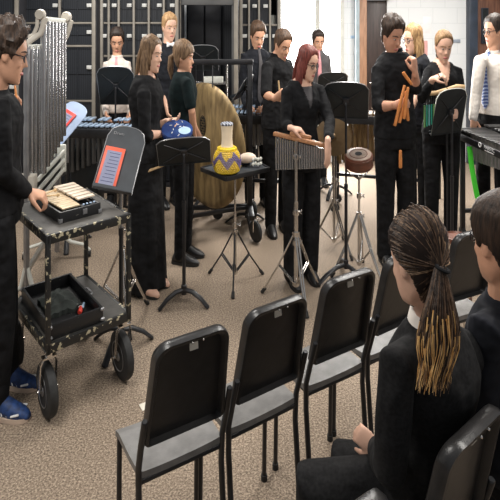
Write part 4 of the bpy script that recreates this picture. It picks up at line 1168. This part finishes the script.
    # ---- hair
    if hair:
        st, hm = hair; mb = MB(); nA = 56; rows = []
        sg = px*1.7
        for i in range(34):
            tt = -.02+1.02*i/33; row = []
            for j in range(nA):
                th = 2*PI*j/nA; deg = abs(math.degrees(math.atan2(math.sin(th), math.cos(th))))
                tl = hair_line(st, deg)
                cov = sstep(tl-.045, tl+.045, tt)
                thk = lerp(hairth[0], hairth[1], sstep(.5,.95,tt))
                q = hpt(th, tt)
                nz = NZ.noise(V((q.x*hfreq+sg, q.y*hfreq, q.z*hfreq*(.45 if st not in ('curly',) else 1))))
                nz += .5*NZ.noise(V((q.x*hfreq*2.3+sg, q.y*hfreq*2.3+5, q.z*hfreq*(.7 if st != 'curly' else 2.3))))
                row.append(HP(*hpt(th, tt, lerp(-.06, thk+hamp*nz, cov))))
            rows.append(row)
        mb.rings(rows)
        o = mb.build('hair', hm, t, post=out)
        for lk in locks:
            nm, pts, rad, lm = lk
            m2 = MB(); m2.tube([HP(*p) for p in pts], [(r[0]*hh, r[1]*hh) for r in rad], 20, side=hl)
            for v in m2.bm.verts:
                n = NZ.noise(V((v.co.x*32+sg, v.co.y*32, v.co.z*5)))
                v.co += V((v.co.x-hc.x, v.co.y-hc.y, 0)).normalized()*n*.012
            m2.build(nm, lm, o, post=out)
    # ---- face
    for s in (-1,1):
        e = MB(); e.ball(HP(s*.125,.285,.495), (.056*hh,.046*hh,.022*hh), Hm, 12, 8); eo = e.build('eye', 'eye_white', t, post=out)
        MB().ball(HP(s*.122,.314,.491), (.028*hh,.018*hh,.022*hh), Hm, 10, 6).build('iris', 'iris', eo, post=out)
        if hair: MB().tube([HP(s*.055,.352,.588), HP(s*.14,.335,.606), HP(s*.235,.262,.585)], [.014*hh,.017*hh,.009*hh], 6).build('eyebrow', hair[1], t, post=out)
    MB().tube([HP(-.085,.318,.205), HP(-.03,.352,.213), HP(.03,.352,.213), HP(.085,.318,.205)], [(.012*hh,.02*hh),(.016*hh,.028*hh),(.016*hh,.028*hh),(.012*hh,.02*hh)], 8).build('lips', 'skin_lip', t, post=out)
    if glasses:
        g = MB()
        for s in (-1,1):
            g.tube([HP(s*.14+.085*math.cos(2*PI*k/14), .375-.04*abs(math.cos(2*PI*k/14)), .49+.065*math.sin(2*PI*k/14)) for k in range(14)], .009*hh*1.3, 6, close=True)
            g.tube([HP(s*.225,.335,.52), HP(s*.325,.1,.53), HP(s*.335,-.04,.50)], .010*hh, 6)
        g.tube([HP(-.055,.385,.51), HP(.055,.385,.51)], .009*hh, 6)
        g.build('glasses', 'glasses', t, post=out)
    if tie:
        z0 = nbp+ax.normalized()*.0+f*.070*S*fat; fr = lambda q, e: hipc+ax*q+f*e*S*fat
        pts = [z0, fr(.90,.110), fr(.80,.140), fr(.6,.137), fr(.42,.128), fr(.20,.135), fr(.12,.134)]
        pts = pts[:5] if tie[1] == 'short' else pts
        rad = [(.018*S,.010),(.016*S,.008),(.022*S,.006),(.028*S,.006),(.033*S,.006),(.038*S,.006),(.010*S,.005)][:len(pts)]
        m2 = MB(); m2.tube(pts, rad, 10, side=l); m2.ball(z0, (.02,.018,.020), None, 10, 6); m2.build('tie', tie[0], t, post=out)
    if bow:
        z0 = nbp+f*.082*S+ZV*.012; m2 = MB()
        for s in (-1,1): m2.tube([z0, z0+l*s*.045], [(.006,.010),(.006,.026)], 10, side=f)
        m2.ball(z0, .012, None, 8, 6); m2.build('bow_tie', 'white', t, post=out)
    if choker:
        c = nbp.lerp(skull,.42); axn = (skull-nbp).normalized()
        u = axn.orthogonal().normalized(); v = axn.cross(u)
        MB().tube([c+(u*math.cos(2*PI*k/20)+v*math.sin(2*PI*k/20))*.0555*S for k in range(20)], [(.004,.010)]*20, 8, side=axn.orthogonal(), close=True).build('choker', 'cloth_black', t, post=out)
    return t, dict(base=base, A=A, out=lambda v: out(v)+base, HP=HP, hh=hh, sq=sq, hc=hc, l=l, f=f, hl=hl, hf=hf, hu=hu)
def stick(name, label, cat, a, b, r, m, group=None, ball=None, bm=None):
    a = V(a); b = V(b); o = thing(name, label, cat, a, group=group)
    MB().tube([V(), (b-a)*.5, b-a], [r, r, r*.85], 8).build('shaft', m, o)
    if ball: MB().ball(b-a, ball, None, 12, 8).build('mallet_head', bm, o)
    return o
long_curtain = lambda m, L=-.45, w=.30: [('hair_length', [(0,-.28,.75),(0,-.36,.35),(0,-.37,-.05),(0,-.35,L)], [(.27,.10),(w,.12),(w*.95,.12),(w*.7,.06)], m),
    ('hair_length', [(.27,-.06,.70),(.335,-.08,.35),(.33,-.06,.0),(.29,-.02,L+.08)], [(.07,.12),(.075,.17),(.08,.17),(.05,.09)], m),
    ('hair_length', [(-.27,-.06,.70),(-.335,-.08,.35),(-.33,-.06,.0),(-.29,-.02,L+.08)], [(.07,.12),(.075,.17),(.08,.17),(.05,.09)], m)]
# 1 curly haired musician at the bells
t, q = person('person with curly dark hair in black shirt and blue sneakers playing the bells at left', -4, 2.33, 18, 90, head=dict(c=(9,53,-.02), a=108, p=14, s=1.10), hair=('curly','hair_brown'),
   hairth=(.10,.17), hamp=.10, hfreq=8.5, glasses=True, nb=(-4,93,-.02), fat=1.02, vox=.0055,
   arms=dict(R=dict(sh=(-1,108,-.14), el=(3,172,-.12), wr=(27,192,.02), dir=(1,.25,-.25), nrm=(-.15,.2,-1), curl=.75),
             L=dict(sh=(-2,106,.14), el=(10,150,.20), wr=(16,118,.30), dir=(.15,.1,1), nrm=(-.6,-.7,0), curl=.9)),
   sleeve=1.93, topm='cloth_black', shoes='shoe_blue', legs=dict(R=((-4,228,-.06),(3,318,-.05),(-3,402,-.03)),L=((-2,226,.10),(6,300,.14),(8,378,.16))), foot_a=80, skin='skin')
stick('mallet', 'pale wooden mallet held over the cream bars of the bell set', 'mallet', P(32,199,2.36), P(55,190,2.58), .0042, 'wood_light', 'bell mallets', .009, 'wood_light')
stick('mallet', 'pale mallet under the other one, tip resting low on the bell bars', 'mallet', P(36,197,2.37), P(58,195,2.52), .0042, 'wood_light', 'bell mallets', .009, 'wood_light')
stick('mallet', 'wooden mallet raised beside the chest of the curly haired musician', 'mallet', P(18.5,112,2.58), P(15,86,2.60), .0058, 'clave')
# 2 white shirt, pink tie
person('person in white shirt and pink tie behind a black music stand at left', 117, 4.98, 24, 8, head=dict(c=(117,41,0), a=14, p=20, s=1.06), hair=('short','hair_dark'), hairth=(.03,.085),
   topm='cloth_pale', tie=('tie_pink','long'), nb=(117,57.5,0), skin='skin', fat=.82, vox=.008,
   arms=dict(R=dict(el=(104,98,-.05), wr=(106,113,-.22)), L=dict(el=(131,98,-.05), wr=(130,113,-.22))))
# 3 long haired woman with blue drum
t, q = person('person with long brown hair in a long black dress holding a blue drum', 146, 3.40, 34, 72, female=True, fat=1.03, head=dict(c=(151.5,54,0), a=72, p=8, s=1.04), hair=('long','hair_dkblond'),
   locks=long_curtain('hair_dkblond', -.58, .29), skin='skin_pale', skirt=True, flare=.6, sleeve=1.22, collar=False, vneck=.05,
   arms=dict(R=dict(sh=(144,95,-.12), el=(145,136,-.14), wr=(162,133.5,.02), dir=(1,.3,.1), nrm=(0,.5,1), curl=.4),
             L=dict(sh=(150,94,.12), el=(156,128,.14), wr=(167,121,.14), dir=(.9,-.3,.1), nrm=(0,-.3,1), curl=.4)), feet=True, foot_a=60, shoes='skin_pale')
dn = V((.05,-.42,.9)).normalized()
t = thing('painted_drum', 'round blue painted drum held by the long haired woman', 'drum', P(177,131,3.42))
MB().lathe([(0,-.020),(.100,-.020),(.104,-.014),(.104,.014),(.100,.020),(0,.020)], (0,0,0), dn, 40).build('shell', 'blue_drum', t)
u = dn.orthogonal().normalized(); v = dn.cross(u)
mb = MB(); c0 = V((.052,-.02,0)); c0 = c0-dn*c0.dot(dn)+dn*.0215
mb.lathe([(0,-.001),(.040,-.001),(.040,.0006),(0,.0006)], c0, dn, 24); mb.build('pale_patch', 'pale_blue', t)
mb = MB()
for k in range(9):
    a = k*2.4; p = (u*math.cos(a)+v*math.sin(a))*(.018+.007*k)+dn*.0212
    mb.tube([p, p+(u*math.cos(a*1.7)+v*math.sin(a*1.7))*.016], .0022, 6)
mb.build('painted_marks', 'white', t)
# 4 tall one with bow tie, sunlit
person('person with blond hair and white bow tie standing behind the two women at left', 168, 4.95, 12, 30, head=dict(c=(169.5,27,0), a=32, p=8, s=1.05), hair=('short','hair_blond'), topm='cloth_dark', sleeve=.95,
   bow=True, nb=(168,45.5,0), skin='skin_pale', fat=.88, vox=.008, arms=dict(R=dict(el=(162,82,-.05), wr=(166,105,-.10))))
# 5 ponytail woman
person('person with blond ponytail in short sleeved black top left of the gong', 183, 3.80, 37, 78, female=True, fat=.98, head=dict(c=(184,57,0), a=80, p=6, s=1.08), hair=('bangs','hair_dkblond'),
   hairth=(.05,.08), locks=[('ponytail', [(0,-.40,.52),(0,-.53,.42),(0,-.52,.05),(0,-.46,-.25)], [(.07,.07),(.10,.11),(.10,.12),(.03,.04)], 'hair_dkblond')], topm='cloth_green', sleeve=.75, collar=False, skin='skin',
   arms=dict(R=dict(sh=(187,84,-.10), el=(192,112,-.12), wr=(194,135,-.02)), L=dict(el=(190,112,.14), wr=(196,130,.16))), foot_a=75, flare=1.0)
# 6 man behind in dark grey shirt with tie
person('person in dark shirt and tie at the keyboard beyond the gong, next to the lockers', 257, 4.92, 21, 18, head=dict(c=(257.5,36,-.03), a=22, p=22, s=1.08), hair=('short','hair_brown2'), hairth=(.03,.11), topm='cloth_dark',  # hair kept lighter brown, window backlight put into its colour
   tie=('cloth_grey','long'), fat=1.03, skin='skin', vox=.008, arms=dict(R=dict(el=(243,92,-.05), wr=(247,106,-.3), dir=(.3,-1,-.3), curl=.8), L=dict(el=(272,92,-.05), wr=(264,106,-.3))))
# 7 man with raised mallet
person('person in black with rolled sleeves holding a mallet upright', 277, 4.33, 26, 40, head=dict(c=(282.5,45,-.03), a=38, p=24, s=1.10), hair=('short','hair_brown2'), hairth=(.025,.07), sleeve=.92, fat=1.05, skin='skin',  # backlight put into the hair as a lighter brown
   arms=dict(R=dict(sh=(267,68,-.14), el=(266,95,-.24), wr=(275,98,-.36), dir=(.8,-.1,.35), nrm=(.2,.9,.2), curl=1.0), L=dict(el=(296,95,.1), wr=(299,110,-.1))), foot_a=10)
stick('mallet', 'wooden mallet held upright by the man left of the red haired woman', 'mallet', P(280.5,101,3.97), P(278.5,81,3.97), .0062, 'wood_light')
# 8 red haired woman
person('person with red hair and glasses in black cardigan touching silver chimes', 301, 3.50, 42, 30, female=True, fat=1.10, head=dict(c=(308,63,-.03), a=48, p=14, s=1.06), hair=('long','hair_red'),
   locks=long_curtain('hair_red', -.46, .32), glasses=True, skin='skin_pale', vneck=.19, under='cloth_grey', collar=False, sleeve=1.8, flare=1.25, hem=-.12,
   arms=dict(R=dict(sh=(287,94,-.08), el=(286,125,-.13), wr=(291,128,-.22), dir=(.85,.05,-.12), nrm=(.1,.2,-1), curl=.55), L=dict(sh=(320,92,.04), el=(330,122,-.12), wr=(327.5,143,-.42), dir=(.05,-.05,-1), nrm=(-.7,.7,0), curl=.2)), foot_a=15)
# 9 backlit person
person('person with short dark hair and grey jacket standing before the bright window', 318, 5.55, 28, 5, head=dict(c=(318,42,0), a=12, p=10, s=1.06), hair=('short','hair_dark'), hairth=(.03,.10), topm='cloth_grey', tie=('tie_pink','short'), skin='skin', fat=.85, vox=.008)
# 10 man with claves
t, q = person('person with thick dark hair in black shirt holding orange wooden claves', 395, 3.76, 14, 15, head=dict(c=(392,35.5,-.03), a=28, p=20, s=1.06), hair=('short','hair_brown'), hairth=(.04,.15), hamp=.05, hfreq=11, sleeve=1.25, fat=1.10, skin='skin_tan', flare=1.1,
   arms=dict(R=dict(sh=(378,72,-.06), el=(378,107,-.16), wr=(396,105,-.28), dir=(.9,-.1,.15), nrm=(.1,.95,0), curl=.85),
             L=dict(sh=(413,72,.05), el=(416,88,-.12), wr=(415,73,-.22), dir=(-.12,-.05,1), nrm=(-.6,.7,.1), curl=.95)), foot_a=5)
for k, (x0,y0,x1,y1,dd,lb) in enumerate(((399.5,122,407,91,.0,'orange wooden clave in the bundle, its lower end furthest left but one'),(395,125,404.5,86,-.012,'orange wooden clave leftmost in the bundle held by the man in black'),
      (404,118,408,88,-.02,'short orange clave in the middle of the bundle'),(408,120,405.5,92,.012,'orange clave at the right side of the bundle'))):
    stick('clave', lb, 'clave', P(x0,y0,3.465+dd), P(x1,y1,3.465+dd), .0105, 'clave', 'bundle of claves')
stick('clave', 'single orange clave slanting below the raised fist of the man in black', 'clave', P(403.5,73,3.50), P(411.5,84,3.50), .0115, 'clave')
stick('clave', 'orange clave standing in the trouser pocket of the man in black', 'clave', P(400.5,167,3.585), P(400.5,151,3.59), .012, 'clave')
# 11 blond woman behind
person('person with long blond hair in sleeveless dark top behind the man with claves', 418, 4.38, 22, -62, female=True, head=dict(c=(412.5,40,0), a=-68, p=4, s=1.12), hair=('long','hair_gold'),
   locks=long_curtain('hair_gold', -.52, .26), glasses=True, topm='cloth_dark', sleeve=.22, collar=False, skin='skin_pale', fat=.95, vox=.008,
   arms=dict(L=dict(sh=(415,68,-.12), el=(416,95,-.14), wr=(411,112,-.2))))
# 12 woman with choker
person('person with blond pulled back hair and black choker reaching over the teal bar chimes', 441, 4.10, 28, 0, female=True, fat=1.08, head=dict(c=(443.5,46,-.04), a=0, p=16, s=1.08), hair=('back','hair_blond2'), hairth=(.03,.045), hamp=.008, choker=True,
   vneck=.19, collar=False, skin='skin_pale', sleeve=1.75,
   arms=dict(R=dict(sh=(429,73,-.02), el=(422,98,-.15), wr=(433,79,-.25), dir=(.55,-.3,.25), nrm=(.2,.3,-.9), curl=.8), L=dict(sh=(457.5,73,-.02), el=(461,100,-.05), wr=(456,112,-.3), dir=(-.3,-1,0))), foot_a=0, flare=1.05)
stick('mallet', 'thin dark stick in the raised hand of the woman with the choker', 'mallet', P(438,74,3.80), P(447.5,89,3.84), .0035, 'black_metal')
# 13 man at right with blue tie
person('person with glasses in white shirt and blue striped tie behind the vibraphone', 493, 4.42, 11, -56, fat=1.10, head=dict(c=(494,31,0), a=-80, p=4, s=1.10), hair=('short','hair_dark'), hairth=(.04,.09), glasses=True, topm='cloth_white', tie=('tie_blue','long'), nb=(493,53,0), skin='skin', sw=.95, hem=.02,
   arms=dict(R=dict(sh=(480,62,-.10), el=(476,95,-.10), wr=(473,118,-.16), dir=(.0,-.2,-1), curl=.3)))
# 14 seated woman in blazer
t, q14 = person('person with a long dark ponytail with blond ends in black blazer seated in the foreground', 428, 1.30, 207, -140, female=True, Hov=1.66, fat=1.05, sq=.80, head=dict(c=(417.5,259,-.03), a=-148, p=10, s=.97), hair=('nape','hair_cap'), hairth=(.045,.075), hamp=.003, hfreq=9,
   nb=(431,321,.0), hip=(428,490,.07), topm='blazer', bottom='blazer', sleeve=1.9, skin='skin_pale', vox=.005, sw=1.05, hem=-.16,
   arms=dict(L=dict(sh=(397,366,-.10), el=(390,468,-.10), wr=(377,449,.10), dir=(-.8,.5,.30), nrm=(.3,.7,-.5), curl=.7, k=.72), R=dict(sh=(470,352,.09), el=(455,440,.22), wr=(415,455,.30))),
   legs=dict(L=((410,500,.05),(312,484,.08),(318,630,.12)), R=((432,492,.14),(345,462,.20),(340,585,.22))), foot_a=-100)
# 15 seated man at right edge
t, q15 = person('person with short brown hair in black shirt seated at the right edge of the photo', 500, 1.47, 192, -140, Hov=1.70, sq=.80, fat=1.0, head=dict(c=(501,240,-.03), a=-158, p=4, s=1.08), hair=('short','hair_deep'), hairth=(.05,.085), hamp=.012, hfreq=10,
   nb=(505,299,.0), hip=(518,455,.04), topm='cloth_dark', glasses=True, sleeve=1.95, skin='skin', vox=.0055,
   arms=dict(L=dict(sh=(485,330,-.09), el=(482,408,-.06), wr=(472,418,.12)), R=dict(sh=(545,318,.10), el=(540,395,.2), wr=(505,400,.3))),
   legs=dict(L=((508,450,.0),(455,415,.22),(458,535,.24)), R=((535,445,.1),(490,402,.32),(492,510,.34))), foot_a=-120)
# strands for the foreground ponytail and collar
def ponytail(q, root):
    base = V(root.location)
    tie = P(442,268,1.19); rnd = random.Random(3)
    names = ('hair_deep','hair_brown2','hair_amber','hair_dkblond'); gs = {k: MB() for k in names}
    def centre(s):
        return P(440+2*math.sin(s*2.6)-6*s*s-2.5*s, 268+120*s, 1.19-.022*math.sin(min(1,s*2.2)*PI/2)-.03*s)
    def wd(s): return .012+.036*math.sin(min(1,s*1.25)*PI/2)*(1-.45*max(0,s-.6)/.4)
    core = MB(); core.tube([centre(i/8)-base for i in range(7)], [(wd(i/8)*.86,wd(i/8)*.55) for i in range(7)], 16, side=(1,0,0))
    pt = core.build('ponytail', 'hair_deep', root)
    for k in range(560):
        ang = rnd.uniform(0,2*PI); rr = math.sqrt(rnd.uniform(.25,1.05)); u, v = rr*math.cos(ang), rr*math.sin(ang)
        L = rnd.uniform(.62,1.04); pts = []; ph = rnd.uniform(0,6)
        for i in range(10):
            s = i/9*L; w = wd(s)
            wav = .0050*math.sin(s*10+2.0*u+.5*ph)*s*1.5
            pts.append(centre(s)+V((u*w+wav, v*w*.65+wav*.5, 0))-base)
        r = rnd.uniform(.0010,.0019); light = rnd.random() < (.78 if u < .35 else .45)
        c0 = 'hair_deep' if rnd.random() < .6 else 'hair_brown2'
        if not light: gs[c0].tube(pts, [r]*6+[r*.85,r*.7,r*.5,r*.3], 4, ends=False)
        else:
            cut = rnd.choice((4,4,5,5,6))
            gs[c0].tube(pts[:cut+1], [r]*(cut+1), 4, ends=False)
            n = 10-cut
            gs['hair_amber' if rnd.random() < .6 else 'hair_dkblond'].tube(pts[cut:], [r*(1-.8*i/n) for i in range(n)], 4, ends=False)
    for k in names:
        o = gs[k].build('hair_strands', k, pt)
        if k == 'hair_amber': o['label'] = 'blond dyed ends'
    MB().tube([tie-base+V((.013*math.cos(2*PI*k/14),.011*math.sin(2*PI*k/14)-.004,-.005*math.cos(2*PI*k/14))) for k in range(14)], .0045, 8, close=True).build('hair_tie', 'cloth_black', root)
    return tie-base
M['hair_amber'] = hair_mat('hair_amber', (.48,.22,.06), (.88,.56,.23))
r14 = [o for o in COL.objects if o.get('label','').startswith('person with a long dark ponytail')][0]
tieL = ponytail(q14, r14)
# hair swept over the head towards the tie
rnd = random.Random(5); HP = q14['HP']; sq = q14['sq']; hh = q14['hh']
gs = {'hair_deep': MB(), 'hair_brown2': MB(), 'hair_dkblond': MB()}
hcl = q14['hc']; tl = V((tieL.x/sq, tieL.y/sq, tieL.z)) - hcl
e = V((tl.dot(q14['hl']), tl.dot(q14['hf']), tl.dot(q14['hu'])+.5*hh))/hh
for k in range(1500):
    th = rnd.uniform(-PI,PI); dg = abs(math.degrees(th)); lo = hair_line('nape', dg)+.02
    t0 = lo if rnd.random() < .55 else rnd.uniform(lo,.99)
    s0 = hpt(th, t0); pts = []; lift = rnd.uniform(.0,.014)+(.03*rnd.random() if k % 14 == 0 else 0)
    cen = V((0,-.03,.52)); v0 = s0-cen; v1 = V((e.x,e.y,e.z))-cen
    v0n, v1n = v0.normalized(), v1.normalized()
    om = math.acos(max(-.999,min(.999,v0n.dot(v1n))))
    N = 9
    for i in range(N):
        f_ = i/(N-1)
        dv = (v0n*math.sin((1-f_)*om)+v1n*math.sin(f_*om))/max(.05,math.sin(om))
        # march to the head surface along dv
        p = cen.copy(); st = .02
        for _ in range(40):
            q_ = p+dv*st
            if q_.z >= 1 or q_.z <= 0: break
            w_, f2, b2 = hrow(q_.z); yc = .02
            yy = (q_.y-yc)/((f2-yc) if q_.y > yc else (yc-b2)); xx = q_.x/w_
            if xx*xx+yy*yy > 1: break
            p = q_
        thk = lerp(.045,.075,sstep(.5,.95,p.z))*min(1,f_*6+.25)+lift
        pp = p+dv*thk
        if f_ > .75: pp = pp.lerp(V((e.x,e.y,e.z)), (f_-.75)/.25*.9)
        w = HP(pp.x, pp.y, pp.z); pts.append(V((w.x*sq,w.y*sq,w.z)))
    c = rnd.random()
    gs['hair_deep' if c < .34 else ('hair_brown2' if c < .84 else 'hair_dkblond')].tube(pts, [rnd.uniform(.0008,.0015)]*N, 4, ends=False)
hair14 = [o for o in r14.children if o.name.startswith('hair') and not o.name.startswith('hair_')][0]
for k in gs: gs[k].build('hair_strands', k, hair14)
mb = MB(); A = V(r14.location)
nb = P(431,321,1.30)-A
mb = MB()
u = V((math.cos(R(-130)),math.sin(R(-130)),0)); v = V((-u.y,u.x,0))
pp = [nb+V((0,0,.002))+(u*math.cos(2*PI*k/24)*.060+v*math.sin(2*PI*k/24)*.056) for k in range(24)]
p2 = [nb+V((0,0,.040))+(u*math.cos(2*PI*k/24)*.050+v*math.sin(2*PI*k/24)*.047) for k in range(24)]
p3 = [nb+V((0,0,.038))+(u*math.cos(2*PI*k/24)*.045+v*math.sin(2*PI*k/24)*.042) for k in range(24)]
mb.rings([pp,p2,p3], caps=False); mb.build('white_collar', 'cloth_white', r14)
# pale drum behind the far chair
t = thing('floor_drum', 'pale drum with brown hoop standing behind the far black chair', 'drum', V(((458-250)*2.78/F, 2.78, 0)))
z1, z0 = zof(238,2.78), .27
MB().lathe([(0,z0),(.066,z0),(.066,z1),(0,z1)], seg=32).build('shell', 'gourd', t)
for z in (z0+.01, z1): MB().lathe([(.058,z-.014),(.070,z-.014),(.070,z+.010),(.064,z+.012),(.058,z+.004)], seg=32).build('hoop', 'drum_brown', t)
for k in range(3):
    a = R(30+120*k); MB().tube([V((.066*math.cos(a),.066*math.sin(a),z0+.12)),V((.075*math.cos(a),.075*math.sin(a),z0)),V((.09*math.cos(a),.09*math.sin(a),.006))], .006, 8).build('leg', 'chrome', t)
